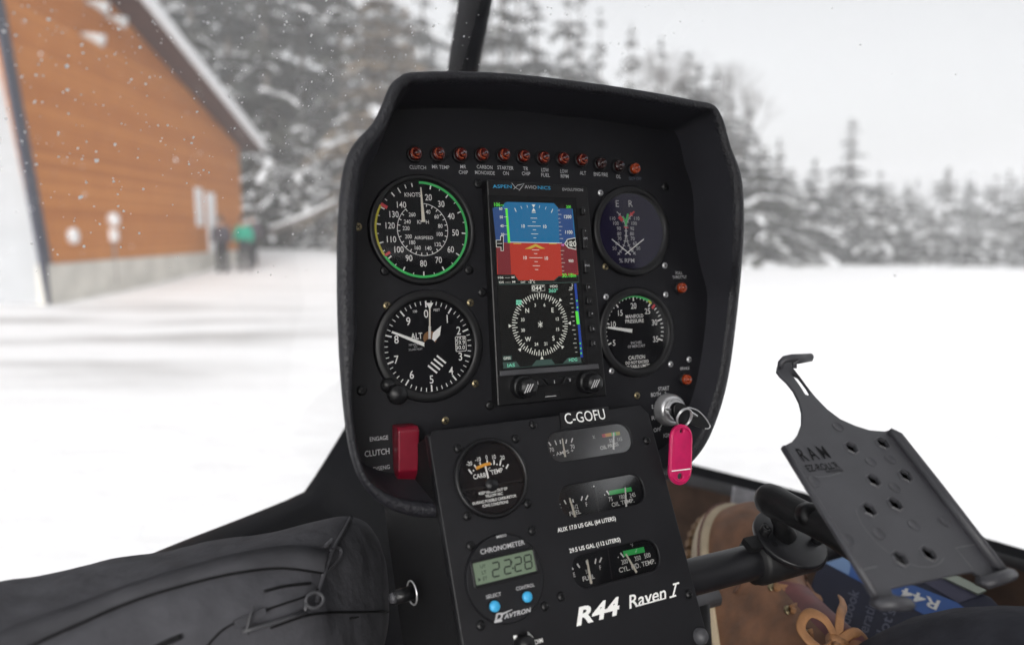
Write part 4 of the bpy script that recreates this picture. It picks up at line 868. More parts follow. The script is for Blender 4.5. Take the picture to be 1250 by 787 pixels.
# ball arm and clamp
tb = fit_tube(955); pn = (d2w(Vector((.10,-.83,-.55)))).normalized()
mb = MB(); mb.tube([tb-LX*.034, tb-LX*.030, tb+LX*.032, tb+LX*.036], [.018,.0205,.0205,.018], M['arm'], 28); 
for k in (-.02, .02): mb.tube([tb+LX*k-pn*.030, tb+LX*k+pn*.012], .0055, M['black'], 10)
world_kid(mb, 'clamp', hold)
PM = frm(tb+pn*.0235, LX, None, pn); mb = MB()
mb.lathe((0,0), [(.0005,-.006),(.030,-.006),(.0315,-.0045),(.0315,-.0008),(.0305,.0004),(.0,.0004)], M['tube'], 48)
for a in (-.5, .25, 2.3, 3.3): mb.disc((.0215*math.cos(a), .0215*math.sin(a)), .0028, .0007, M['blackmat'], 16)
mb.box((-.036,.004,-.004), (.016,.012,.006), M['arm'])
mb.v = [tuple(PM @ Vector(v)) for v in mb.v]; world_kid(mb, 'base_plate', hold)
for a in (2.75, -.42):
    mb = MB(); c = (.024*math.cos(a), .024*math.sin(a)); mb.lathe(c, [(.0046,.0004),(.0046,.0062),(.0040,.007),(.0023,.007),(.0023,.004)], M['black'], 20); mb.v = [tuple(PM @ Vector(v)) for v in mb.v]; world_kid(mb, 'clamp_bolt', hold)
b0 = tb+pn*.0235+pn*.001; b1 = wp(945,612,.575)
mb = MB(); mb.tube([PM @ Vector((-.004,.002,0)), b1*.35+(PM @ Vector((-.004,.002,0)))*.65, b1], [.010,.007,.009], M['arm'], 16); world_kid(mb, 'ball_stem', hold)
b2 = wp(1058,668,.50)
mb = MB(); dd = b2-b1
mb.tube([b1-dd*.17, b1-dd*.155, b1-dd*.10, b1, b1+dd*.22, b1+dd*.45, b1+dd*.7, b1+dd*.9, b1+dd*1.1], [.004,.0095,.0130,.0140,.0125,.0120,.0125,.0145,.010], M['arm'], 28); world_kid(mb, 'socket_arm', hold)
km = b1+dd*.33; kd = d2w(Vector((.15,-.25,-1))).normalized()
mb = MB(); mb.tube([km-kd*.010, km+kd*.013, km+kd*.017, km+kd*.018], [.0105,.0105,.009,.004], M['black'], 24); world_kid(mb, 'arm_knob', hold)
mb = MB(); cc2 = CR.M @ Vector((*CR(1085,640), -.012)); mb.tube([b2, b2*.4+cc2*.6, cc2], [.010,.008,.012], M['arm'], 20); world_kid(mb, 'rear_ball_mount', hold)

# ---- keys
keys = empty('ignition_keys', UP.M, 'keys with bright pink plastic tag hanging from the ignition switch', 'keys')
mb = MB(); KB = [(824,494),(831,491.5),(838.6,496),(846.4,509.6),(843,517.6),(835,518),(827,514.6),(822.6,503)]
mb.prism(closed_curve(UP.pts(KB,.050), 40), .046, .050, M['black']); ck = UP(833,505,.046); mb.box((IGC.x*.6+ck.x*.4, IGC.y*.6+ck.y*.4, .029), (.0075,.0018,.040), M['steel'], Matrix.Rotation(-.6,3,'Z')); kid(mb, 'ignition_key', keys, bevel=.0008)
mb = MB(); k2 = [(838,498.4),(848.6,499.4),(857.4,505.6),(866.4,517.6),(866,522.4),(861,522.8),(850,520),(840,514)]
kk = closed_curve(UP.pts(k2,.045), 60); mb.prism(kk, .0425, .0445, M['black']); mb.tube([(p.x,p.y,.0446) for p in kk[:34]], .0006, M['steel'], 6); kid(mb, 'spare_key', keys)
mb = MB(); rc = UP(834.6,509.6,.054); mb.tube([(rc.x+.0072*math.cos(t*PI/20), rc.y+.0080*math.sin(t*PI/20), .054+.003*math.sin(t*PI/20)) for t in range(41)], .0007, M['steel'], 8, False); mb.tube([(rc.x+.0075*math.cos(t*PI/20), rc.y+.0076*math.sin(t*PI/20), .0555+.003*math.sin(t*PI/20)) for t in range(41)], .0006, M['steel'], 8, False); kid(mb, 'key_ring', keys)
zt = .060; t0, t1 = UP(832.4,534,zt), UP(831,575,zt); W_ = UP.w(832,555,26.4,zt)/2; ax = (t1-t0).normalized(); nx = Vector((-ax.y, ax.x))
st_ = []
for i in range(13): a = PI*i/12; st_.append(t0+nx*W_*math.cos(a)-ax*W_*math.sin(a))
for i in range(13): a = PI*i/12; st_.append(t1-nx*W_*1.03*math.cos(a)+ax*W_*1.03*math.sin(a))
mb = MB(); plate(mb, st_, [circle(UP(832.4,526,zt), .0017, 20), circle(UP(830.6,581,zt), .0026, 24)], zt-.0030, zt, M['tag'], .0007)
ins = [(819.6,530),(845,528),(844.4,572.6),(819,575.6)]
mb.pline(UP.pts([(819.4,574.6),(844.4,571.6)], zt), .0010, zt+.0003, M['white']); mb.pline(UP.pts([(820.4,534),(820,572)], zt), .0007, zt+.0003, M['tag'])
bo_ = [t0*.5+t1*.5+(p-(t0*.5+t1*.5))*.90 for p in st_]; mb.tube([(p.x,p.y,zt+.0002) for p in bo_+bo_[:1]], .0007, M['tag'], 6, False)
kid(mb, 'key_tag', keys, label='bright pink stadium shaped plastic tag')

# ================================================================== BAG
mb = MB()
SIL = [(-260,768,.36),(-120,736,.41),(0,707.5,.45),(90,690,.48),(176,673,.51),(235,664,.53),(291,654,.55),(380,636,.575),(426,626,.59),(429.5,626.5,.60),(466,636,.615)]
RID = [(-260,890,.28),(-120,835,.32),(0,783,.365),(83,750,.395),(166,720,.42),(235,695,.44),(300,678,.465),(360,668,.485),(398,668,.505),(412,668,.52),(484,668,.60)]
FR1 = [(-260,950,.275),(-120,900,.31),(0,850,.35),(90,800,.375),(170,765,.40),(245,742,.42),(310,730,.44),(360,722,.46),(389,716,.485),(406,716,.505),(492,704,.60)]
FR2 = [(-260,1080,.28),(-120,1020,.315),(0,960,.35),(100,910,.375),(190,850,.40),(265,810,.42),(325,790,.44),(375,776,.455),(405,768,.475),(422,764,.495),(492,748,.595)]
BOT = [(-260,1200,.30),(-120,1150,.34),(0,1090,.37),(110,1030,.39),(200,980,.42),(280,940,.44),(340,910,.46),(390,880,.475),(420,860,.49),(436,855,.505),(486,830,.585)]
ring = []
for i in range(len(SIL)):
    s_, r_, a_, b_2, c_2 = [wp(*L[i]) for L in (SIL, RID, FR1, FR2, BOT)]
    bk = s_+FH*.07-UZ*.06; bb = c_2+FH*.12-UZ*.03
    ring.append([bk, s_+FH*.02-UZ*.012, s_, s_*.5+r_*.5+UZ*.004, r_, a_, b_2, c_2, bb])
n = len(ring[0]); mb.grid(ring, M['fabric'], True, True); e0 = len(mb.v); mb.add(ring[-1], [list(range(n))], M['fabric'], True); mb.add(ring[0], [list(range(n))[::-1]], M['fabric'], True)
bag = empty('black_bag', E4(wp(200,850,.42)), 'soft black nylon bag with a webbing strap and zip pulls, low at left', 'bag')
bs = world_kid(mb, 'bag_shell', bag)
wl = bs.modifiers.new('weld','WELD'); wl.merge_threshold = .0005
sb = bs.modifiers.new('sub','SUBSURF'); sb.levels = 4; sb.render_levels = 4
tx = bpy.data.textures.new('wrinkle','CLOUDS'); tx.noise_scale = .055; tx.noise_depth = 2
dm = bs.modifiers.new('wrinkles','DISPLACE'); dm.texture = tx; dm.strength = .0045; dm.mid_level = .5
tx2 = bpy.data.textures.new('fold','STUCCI'); tx2.noise_scale = .045; d2_ = bs.modifiers.new('folds','DISPLACE'); d2_.texture = tx2; d2_.strength = .003; d2_.mid_level = .5
bpy.context.view_layer.update(); dg = bpy.context.evaluated_depsgraph_get(); eb = bs.evaluated_get(dg); em = eb.to_mesh()
mw = bs.matrix_world; BT = BVHTree.FromPolygons([mw @ v.co for v in em.vertices], [list(p.vertices) for p in em.polygons]); eb.to_mesh_clear()
def on_bag(px, py, off=.0):
    d = (wp(px, py, 1)-CP).normalized(); h = BT.ray_cast(CP, d)
    if h[0] is None:
        h = BT.find_nearest(wp(px, py, .5))
    nn = h[1] if h[1].dot(d) < 0 else -h[1]; return h[0]+nn*off, nn
def interp(L, k): return open_curve([Vector((p[0], p[1], 0)) for p in L], k)
mb = MB(); TU = interp([(-60,806),(0,777),(83,747),(166,717),(235,696),(291,681),(353,671),(395,675)], 10); TL_ = interp([(-30,824),(42,787),(104,759),(166,733),(225,715),(283,701),(341,694),(391,699)], 10)
rw = []
for a, b in zip(TU, TL_):
    pa, na = on_bag(a.x, a.y, .0032); pb_, nb = on_bag(b.x, b.y, .0026); pm, nm_ = on_bag((a.x+b.x)/2, (a.y+b.y)/2, .0028)
    rw.append([pa-na*.003, pa+na*.001, pm+nm_*.001, pb_+nb*.001, pb_-nb*.004])
mb.grid(rw, M['strap']); mb.tube([r_[4]+(r_[3]-r_[4])*.5 for r_ in rw], .0011, M['blackmat'], 6); mb.tube([r_[0]+(r_[1]-r_[0])*.4 for r_ in rw], .0006, M['blackmat'], 6); stp = world_kid(mb, 'webbing_strap', bag)  # dark tubes along the edges stand in for the strap's shadow lines
def seam(L, r, m, name, k=8, off=.0006, lab=None):
    mb = MB(); mb.tube([on_bag(p.x, p.y, off)[0] for p in interp(L, k)], r, m, 8); return world_kid(mb, name, bag, label=lab)
seam([(431,627),(420,646),(406,671),(397,694),(390,716),(386,736)], .0017, M['strap'], 'end_seam')
seam([(402,672),(412,668),(416,674),(412,684),(402,694),(392,702)], .0014, M['strap'], 'end_loop')
seam([(250,790),(272,768),(300,754),(330,742),(372,728),(392,716)], .0007, M['blackmat'], 'zip_line'); seam([(330,766),(370,752),(400,748),(440,747),(478,746)], .0008, M['blackmat'], 'zip_line')
seam([(170,800),(200,785),(221,776)], .0018, M['blackmat'], 'zip_end'); seam([(322,722),(345,716),(378,712)], .0010, M['blackmat'], 'zip_line')
zp = MB(); L_ = [on_bag(x, y, .006)[0] for x, y in ((293,768),(310,764),(340,756),(366,748))]; zp.tube(L_, [.0020,.0022,.0021,.0020], M['trimgrey'], 10, flat=.6)
pr, pnr = on_bag(375,736,.007); ax1 = (L_[-1]-L_[0]).normalized(); ax2 = pnr.cross(ax1).normalized()
zp.tube([L_[-1]]+[pr+ax1*(.0062*math.cos(t*PI/9+PI))+ax2*(.0050*math.sin(t*PI/9+PI)) for t in range(19)], .0012, M['trimgrey'], 8); world_kid(zp, 'zip_pull', bag, label='black hooked zip pull with an open loop')
zp = MB(); a, na = on_bag(284,757,.004); b, nb = on_bag(321,742,.004); a2, _ = on_bag(288,766,.005); b2_, _ = on_bag(322,750,.005); zp.add([a,b,b2_,a2,a-na*.004,b-nb*.004,b2_-nb*.004,a2-na*.004], [[0,1,2,3],[4,7,6,5],[0,4,5,1],[1,5,6,2],[2,6,7,3],[3,7,4,0]], M['strap']); world_kid(zp, 'zip_tab', bag)
zp = MB(); q1 = [on_bag(x, y, .007)[0] for x, y in ((306,742),(302,752),(297,768),(301,770))]; zp.tube(q1, .0008, M['trimgrey'], 8); world_kid(zp, 'zip_cord', bag)

# ================================================================== BINDER AND PAPERS
pl = [wp(1003,683,.80), wp(1196,744,.70), wp(985,830,.70)]
bx = (pl[1]-pl[0]); by = (pl[2]-pl[0]); BM = frm(pl[0], bx, by); bi = BM.inverted()
if (BM @ Vector((0,0,1))-BM @ Vector((0,0,0))).dot(CP-pl[0]) < 0: BM = frm(pl[0], by, bx); bi = BM.inverted()
def bl_(px, py, z=0.):
    d = (wp(px, py, 1)-CP).normalized(); o_ = bi @ CP; dd_ = bi.to_3x3() @ d; k = (z-o_.z)/dd_.z; p = o_+dd_*k; return Vector((p.x, p.y))
binder = empty('handbook', BM, 'navy blue handbook with lighter blue band, lying in the footwell', 'book')
NAVY = mat('binder_navy', (.008, .011, .038), .45, var=(20, .15)); BAND = mat('binder_blue', (.045, .13, .42), .4, var=(20, .1)); BTXT = mat('binder_text', (.13, .14, .20), .5); SKYB = mat('binder_pale', (.22, .36, .62), .4)
mb = MB(); cov = [bl_(*p) for p in ((1001,682),(1048,655),(1210,728),(1240,760),(1200,850),(940,850))]; mb.prism(cov, -.03, 0, NAVY); kid(mb, 'cover', binder, bevel=.002)
mb = MB(); mb.poly([bl_(*p) for p in ((1007.6,687.2),(1029,680),(1168,735),(1190,752),(1132,752),(1043,706.4))], .0006, BAND); mb.poly([bl_(*p) for p in ((1128,711),(1150,703),(1196,727),(1170,736))], .0009, mat('binder_slate', (.07, .07, .12), .5)); mb.poly([bl_(*p) for p in ((1007.6,687.2),(1029,680),(1040,685),(1036,702))], .0009, SKYB)
class BF:                                            # minimal frame interface for lettering on the cover
    def __call__(s, px, py, z=0.): return bl_(px, py, z)
    def h(s, px, py, h, z=0.): return (bl_(px, py-h/2, z)-bl_(px, py+h/2, z)).length
    def w(s, px, py, w, z=0.): return (bl_(px-w/2, py, z)-bl_(px+w/2, py, z)).length
BFr = BF()
def TQ(s, tl, tr, bl2, m, z, off=.01, sh=0.):         # text mapped on the parallelogram: baseline tl->tr, cap direction bl2-tl
    vs, fs, x0, x1 = textmesh(s, off, sh); A = bl_(*tl, z); U = bl_(*tr, z)-A; V = bl_(*bl2, z)-A
    mb.add([(*(A+U*((v.x-x0)/(x1-x0))+V*(v.y/CAP)), z) for v in vs], fs, m)
TQ('R44', (1148,733.4), (1103,716.4), (1143,744), M['white'], .0012, .02)
for s, a, b, c_ in (('Handbook', (1029,789), (1049,722), (1017,783)), ('Operating', (1052,796), (1073,728), (1040,790)), ("Pilot's", (1076,790), (1094,745), (1064,784))): TQ(s, a, b, c_, BTXT, .0006)
kid(mb, 'cover_print', binder)
mb = MB(); mb.prism([bl_(*p) for p in ((1150,706),(1163,702),(1204,722),(1194,727))], .001, .004, mat('page_green', (.42,.47,.40), .7)); kid(mb, 'page_edge', binder)
pap = MB(); pq = [wp(897,594,1.0), wp(945,606,.97), wp(941,640,.97), wp(893,628,1.0)]; th = FH*.004
pap.add(pq+[p+th for p in pq], [[0,1,2,3],[7,6,5,4],[0,4,5,1],[1,5,6,2],[2,6,7,3],[3,7,4,0]], mat('paper_card', (.42,.42,.45), .7, var=(60,.25)))
tag(pap.build('paper_card'), 'pale folded paper card tucked below the right window sill', 'paper')

# ================================================================== PILOT
def skin(verts, edges, rad, root=0, sub=2):
    me = bpy.data.meshes.new('sk'); me.from_pydata([tuple(v) for v in verts], edges, []); o = bpy.data.objects.new('sk', me); COL.objects.link(o)
    md = o.modifiers.new('skin','SKIN'); md.use_smooth_shade = True
    for i, r in enumerate(rad):
        sv = me.skin_vertices[0].data[i]; sv.radius = r if isinstance(r, tuple) else (r, r); sv.use_root = i == root
    s_ = o.modifiers.new('s','SUBSURF'); s_.levels = sub; s_.render_levels = sub
    dg = bpy.context.evaluated_depsgraph_get(); ev = o.evaluated_get(dg); m2 = ev.to_mesh()
    V = [v.co.copy() for v in m2.vertices]; Fc = [list(p.vertices) for p in m2.polygons]; ev.to_mesh_clear()
    bpy.data.objects.remove(o); bpy.data.meshes.remove(me); return V, Fc
SKIN = mat('skin', (.42, .25, .18), .5); JKT = mat('jacket_charcoal', (.03, .03, .036), .8, var=(18,.2)); HAIR = mat('hair_brown', (.05,.03,.02), .6)
LKn = c2w((.36,.42,.40)); LAn = wp(1030,905,.70)
RKn = wp(1152,862,.55); RAn = wp(968,1010,.72)
V = [hp(.60,-.20,-.46), hp(.60,-.24,-.20), hp(.60,-.25,.05), hp(.60,-.22,.16), hp(.60,-.20,.24), hp(.60,-.19,.36),
     hp(.52,-.16,-.47), LKn, LAn, hp(.70,-.16,-.46), hp(.62,.10,-.335), RKn, RAn,
     hp(.40,-.25,.06), hp(.36,-.12,-.20), hp(.44,.03,-.32), hp(.80,-.25,.06), hp(.86,-.12,-.20), hp(.78,.06,-.32)]
Eg = [(0,1),(1,2),(2,3),(3,4),(4,5),(0,6),(6,7),(7,8),(0,9),(9,10),(10,11),(11,12),(2,13),(13,14),(14,15),(2,16),(16,17),(17,18)]
Rd = [(.17,.13),(.18,.13),(.17,.12),.06,.095,.08,.10,.075,.052,.10,.108,.090,.075,.08,.06,.04,.08,.06,.04]
pv, pf = skin(V, Eg, Rd)
mb = MB(); lv_ = []
pil = empty('person', E4(hp(.60,-.2,-.9)), 'seated person in dark trousers whose brown laced boot rests in the footwell', 'person')
for f in pf:
    c = sum((pv[i] for i in f), Vector())/len(f); rel = c-CP; r, f_, u_ = rel.dot(RH), rel.dot(FH), rel.z
    lv_.append(SKIN if (u_ > .13 or (f_ > .0 and u_ > -.37 and (r < .5 or r > .72) and f_ < .09)) else (JKT if u_ > -.38 and f_ < .05 else M['trouser']))
for f, m in zip(pf, lv_): mb.s.append(True); mb.f.append(f); mb.m.append(mb.mi(m))
mb.v = [tuple(v) for v in pv]; bd = world_kid(mb, 'body', pil)
mb = MB(); hc = hp(.60,-.205,.325); mb.lathe((0,0), [(.0,.112),(.05,.10),(.085,.065),(.10,.02),(.098,-.03),(.09,-.05)], HAIR, 24); mb.v = [tuple(hc+Vector(v)) for v in mb.v]; world_kid(mb, 'hair', pil)
# boot
LEA = mat('boot_leather', (.20, .095, .05), .55, bump=('n', 70, .5, .004), var=(34,.4)); LEA2 = mat('boot_collar', (.15,.045,.045), .6, var=(40,.3)); SOL = mat('boot_sole', (.52,.43,.30), .6, var=(40,.15)); TRD = mat('boot_tread', (.20,.12,.06), .7); LACE = mat('boot_lace', (.34,.165,.07), .6, bump=('n', 500,.3,.001), var=(90,.25))
def boot(T, fwd, up, mirror=1):
    B = frm(T, fwd, None, up); root = bpy.data.objects.new('boot', None); COL.objects.link(root); root.parent = pil; root.matrix_parent_inverse = pil.matrix_world.inverted(); root.matrix_world = B
    root['label'] = 'brown leather lace-up boot with cream sole'
    def hw(x):                                      # half width along the sole, x = 0 at the toe tip going negative to the heel
        t = -x/.30; 
        if t <= 0: return 0.
        return .056*(1-(1-min(1,t/.30))**2.4)**.5*(1-.22*max(0,(t-.35)/.65))*(1 if t < .93 else max(.0,1-((t-.93)/.07)**2)**.5)
    xs = [-.30*(1-math.cos(PI*i/26))/2 for i in range(27)]
    ol = [Vector((x, hw(x)*1.06*1, 0)) for x in xs]+[Vector((x, -hw(x)*1.06, 0)) for x in xs[::-1][1:-1]]
    mb = MB(); no = len(ol)
    rws = []
    for z, k in ((0,.97),(.004,1.03),(.010,1.05),(.0115,1.02),(.0125,1.05),(.022,1.05),(.0235,1.01),(.0245,1.04),(.030,1.03),(.032,.96)):
        rws.append([Vector(((p.x+.15)*k-.15, p.y*k, z)) for p in ol])
    mb.grid(rws, SOL, True, True); mb.add(rws[0], [list(range(no))[::-1]], TRD); mb.add(rws[-1], [list(range(no))], SOL)
    dk = mat('sole_stripe', (.16,.07,.06), .6)
    mb.tube([Vector(((p.x+.15)*1.045-.15, p.y*1.045, .0235)) for p in ol]+[Vector(((ol[0].x+.15)*1.045-.15, 0, .0235))], .0016, dk, 6, False)
    for i in range(0, no, 1):
        p = ol[i]; mb.box(((p.x+.15)*1.02-.15, p.y*1.02, -.004), (.008,.008,.010), TRD)
    so = kid(mb, 'sole', root)
    mb = MB(); rws = []
    for i in range(1, 30):
        t = i/29; x = -.004-.285*t; w = hw(x)*.98; h = .030+.050*min(1,(t/.22))**.55+(.085*max(0,(t-.38)/.3)**1.2 if t < .68 else .085*1+.01*(t-.68))
        w2 = w*(1-.30*max(0,(t-.3)))
        rws.append([Vector((x-.02*max(0,math.sin(a))**2*t, (w*(1-math.sin(a))+w2*.72*math.sin(a))*math.cos(a)*(1 if abs(math.cos(a)) > .0 else 1), .026+(h-.0)*max(0,math.sin(a))**.8)) for a in [PI*k/18 for k in range(19)]])
    mb.grid(rws, LEA); uo = kid(mb, 'upper', root, sub=1)
    def top(t, y):                                   # point on the upper at fraction t, lateral y
        i = max(0, min(28, int(t*29)-1)); row = rws[i]; best = min(range(3,16), key=lambda k: abs(row[k].y-y)); a = row[best]
        b = row[best+1] if abs(row[best+1].y-y) < abs(row[best-1].y-y) else row[best-1]
        f = 0 if abs(b.y-a.y) < 1e-6 else (y-a.y)/(b.y-a.y); p = a.lerp(b, max(-.2,min(1,f))); nx_ = rws[min(28,i+1)][best]
        return a.lerp(b, max(-.2,min(1.2,f)))
    mb = MB()
    for L in ([(.36,-.034),(.30,-.02),(.28,0),(.30,.02),(.36,.034),(.48,.046)], [(.36,-.034),(.48,-.044),(.6,-.046)]):
        mb.tube(open_curve([top(t, y)+Vector((0,0,.0008)) for t, y in L], 5), .0022, mat('boot_seam', (.10,.045,.025), .6), 6)
    kid(mb, 'seam', root)
    mb = MB(); g = []
    for t in (.42,.48,.54,.6,.68,.76): g.append([top(t, y)+Vector((0,0,.0035)) for y in (-.024,-.012,0,.012,.024)])
    mb.grid(g, LEA2); kid(mb, 'tongue', root)
    for s in (-1, 1):
        mb = MB(); g = []
        for t in (.38,.45,.52,.6,.68,.78): g.append([top(t, s*y)+Vector((0,0,dz)) for y, dz in ((.020,.002),(.022,.0055),(.030,.0055),(.038,.004),(.042,.0005))])
        mb.grid(g, LEA); 
        for t in (.47,.57,.67,.77): mb.tube([top(t, s*.027)+Vector((0,0,.004)), top(t, s*.027)+Vector((0,0,.0058))], [.0056,.0040], M['brass'], 14)
        kid(mb, 'eyelet_flap', root)
    mb = MB()
    for t0_, t1_ in ((.47,.47),(.47,.57),(.57,.67),(.67,.77)):
        for s in (-1, 1):
            a, b = top(t0_, -s*.027), top(t1_, s*.027); m_ = (a+b)/2+Vector((0,0,.012+.002*s)); mb.tube(open_curve([a+Vector((0,0,.008)), m_, b+Vector((0,0,.008))], 5), .0040, LACE, 8, flat=.55)
    kt = top(.70,.020)+Vector((0,0,.010))
    for L in ([(0,0,0),(.016,.016,.008),(.020,.034,.006),(.002,.044,.002),(-.016,.026,.006),(0,0,0)], [(0,0,.003),(.010,-.020,.010),(-.006,-.038,.004),(-.026,-.030,.004),(-.020,-.012,.006),(0,0,.003)], [(0,0,.002),(.026,-.006,.006),(.044,-.022,-.004),(.058,-.030,-.014)], [(0,0,.002),(-.016,.012,.010),(-.044,.030,.010),(-.070,.044,.004)], [(-.010,-.020,.004),(-.030,.004,.012),(-.055,.020,.012),(-.076,.022,.010)], [(-.030,-.026,.006),(-.050,-.004,.014),(-.074,.002,.014)]):
        mb.tube(open_curve([kt+Vector(p)*.85 for p in L], 6), .0044, LACE, 10, flat=.32)
    mb.tube([kt+Vector((0,-.008,0)), kt+Vector((0,.008,0))], .0058, LACE, 10); kid(mb, 'laces', root)
    return root
TT = wp(899,624,.87)
fwdL = d2w(Vector((.11,-.72,.69))).normalized(); upL = d2w(Vector((.30,-.60,-.74))).normalized()
boot(TT-upL*.02, fwdL, upL)
fr2 = (RAn-FH*.05-UZ*.1); boot(RAn+FH*.17-UZ*.10, FH*.95+RH*.1-UZ*.2, UZ)
# ================================================================== OUTDOORS
def gz(x, y):                                       # ground height
    d = math.hypot(x, y)
    h = .06*noise.noise((x*.12, y*.12, 0))+.03*noise.noise((x*.5, y*.5, 4))+.012*noise.noise((x*1.6, y*1.6, 8))
    h *= min(1, max(0, (d-3)/6))
    s = min(1, max(0, (y-16)/26)); s = s*s*(3-2*s)
    left = min(1, max(0, (2-x)/14)); left = left*left*(3-2*left)
    h += s*left*.75
    rgt = 1-left; k = max(0, y-23)
    h += rgt*(-.030*k if k < 90 else -2.7)*.9
    h += -.10 if False else 0
    b = math.exp(-((y-28)/7)**2)*min(1, max(0, (x-9)/8)); h += (.34+.10*noise.noise((x*.11,3,0)))*b
    return h
SNOW = bpy.data.materials.new('snow_ground'); SNOW.use_nodes = True; nt = SNOW.node_tree; bs_ = nt.nodes['Principled BSDF']
tc = nt.nodes.new('ShaderNodeTexCoord'); mp = nt.nodes.new('ShaderNodeMapping'); mp.inputs['Rotation'].default_value = (0,0,-1.79); mp.inputs['Scale'].default_value = (.16,.85,1)
nt.links.new(tc.outputs['Object'], mp.inputs[0])
n1 = nt.nodes.new('ShaderNodeTexNoise'); n1.inputs['Scale'].default_value = .9; n1.inputs['Detail'].default_value = 7; n1.inputs['Roughness'].default_value = .6; nt.links.new(mp.outputs[0], n1.inputs['Vector'])
r1 = nt.nodes.new('ShaderNodeMapRange'); r1.inputs[1].default_value = .48; r1.inputs[2].default_value = .64; nt.links.new(n1.outputs['Fac'], r1.inputs[0])
sx = nt.nodes.new('ShaderNodeSeparateXYZ'); nt.links.new(tc.outputs['Object'], sx.inputs[0])
rx = nt.nodes.new('ShaderNodeMapRange'); rx.inputs[1].default_value = -1.2; rx.inputs[2].default_value = -4.5; nt.links.new(sx.outputs['X'], rx.inputs[0])
ry = nt.nodes.new('ShaderNodeMapRange'); ry.inputs[1].default_value = 24; ry.inputs[2].default_value = 14; nt.links.new(sx.outputs['Y'], ry.inputs[0])
ry2 = nt.nodes.new('ShaderNodeMapRange'); ry2.inputs[1].default_value = 6.5; ry2.inputs[2].default_value = 9; nt.links.new(sx.outputs['Y'], ry2.inputs[0])
m1 = nt.nodes.new('ShaderNodeMath'); m1.operation = 'MULTIPLY'; nt.links.new(r1.outputs[0], m1.inputs[0]); nt.links.new(rx.outputs[0], m1.inputs[1])
m2 = nt.nodes.new('ShaderNodeMath'); m2.operation = 'MULTIPLY'; nt.links.new(m1.outputs[0], m2.inputs[0]); nt.links.new(ry.outputs[0], m2.inputs[1])
m3 = nt.nodes.new('ShaderNodeMath'); m3.operation = 'MULTIPLY'; nt.links.new(m2.outputs[0], m3.inputs[0]); nt.links.new(ry2.outputs[0], m3.inputs[1])
mx = nt.nodes.new('ShaderNodeMix'); mx.data_type = 'RGBA'; mx.inputs[6].default_value = (.84,.845,.86,1); mx.inputs[7].default_value = (.44,.435,.435,1)
nt.links.new(m3.outputs[0], mx.inputs[0]); nt.links.new(mx.outputs[2], bs_.inputs['Base Color']); bs_.inputs['Roughness'].default_value = .75
nb = nt.nodes.new('ShaderNodeTexNoise'); nb.inputs['Scale'].default_value = 3; nb.inputs['Detail'].default_value = 6; nt.links.new(tc.outputs['Object'], nb.inputs['Vector'])
bpn = nt.nodes.new('ShaderNodeBump'); bpn.inputs['Strength'].default_value = .35; bpn.inputs['Distance'].default_value = .08; nt.links.new(nb.outputs['Fac'], bpn.inputs['Height']); nt.links.new(bpn.outputs[0], bs_.inputs['Normal'])
def axis(a, b, n, p=2.2): return [((-1 if t < 0 else 1)*abs(t)**p*(b if t > 0 else -a)) for t in [(-1+2*i/(n-1)) for i in range(n)]]
xs = axis(-420, 420, 131); ysg = [-30+i*1.0 for i in range(100)]+[70+1.5*i**1.6 for i in range(60)]
mb = MB(); mb.grid([[(x, y, gz(x, y)) for x in xs] for y in ysg], SNOW); g_ = mb.build('snow_ground'); tag(g_, 'snow covered ground with faint grey tyre marks at left', 'ground', None, 'structure')

# ---- barn
ORG = bpy.data.materials.new('barn_siding'); ORG.use_nodes = True; nt = ORG.node_tree; b_ = nt.nodes['Principled BSDF']
tc = nt.nodes.new('ShaderNodeTexCoord'); sx = nt.nodes.new('ShaderNodeSeparateXYZ'); nt.links.new(tc.outputs['Object'], sx.inputs[0])
ml = nt.nodes.new('ShaderNodeMath'); ml.operation = 'MULTIPLY'; ml.inputs[1].default_value = 5.5; nt.links.new(sx.outputs['Z'], ml.inputs[0])
fr_ = nt.nodes.new('ShaderNodeMath'); fr_.operation = 'FRACT'; nt.links.new(ml.outputs[0], fr_.inputs[0])
fl = nt.nodes.new('ShaderNodeMath'); fl.operation = 'FLOOR'; nt.links.new(ml.outputs[0], fl.inputs[0])
wn = nt.nodes.new('ShaderNodeTexWhiteNoise'); wn.noise_dimensions = '1D'; nt.links.new(fl.outputs[0], wn.inputs['W'])
ns = nt.nodes.new('ShaderNodeTexNoise'); ns.inputs['Scale'].default_value = 1.4; ns.inputs['Detail'].default_value = 5; nt.links.new(tc.outputs['Object'], ns.inputs['Vector'])
ad = nt.nodes.new('ShaderNodeMath'); ad.operation = 'ADD'; nt.links.new(wn.outputs[0], ad.inputs[0]); nt.links.new(ns.outputs['Fac'], ad.inputs[1])
cr = nt.nodes.new('ShaderNodeValToRGB'); cr.color_ramp.elements[0].color = (.40,.140,.034,1); cr.color_ramp.elements[1].color = (.56,.230,.065,1); cr.color_ramp.elements[0].position = .3; cr.color_ramp.elements[1].position = 1.
mh = nt.nodes.new('ShaderNodeMath'); mh.operation = 'MULTIPLY'; mh.inputs[1].default_value = .6; nt.links.new(ad.outputs[0], mh.inputs[0]); nt.links.new(mh.outputs[0], cr.inputs[0])
gt = nt.nodes.new('ShaderNodeMath'); gt.operation = 'LESS_THAN'; gt.inputs[1].default_value = .09; nt.links.new(fr_.outputs[0], gt.inputs[0])
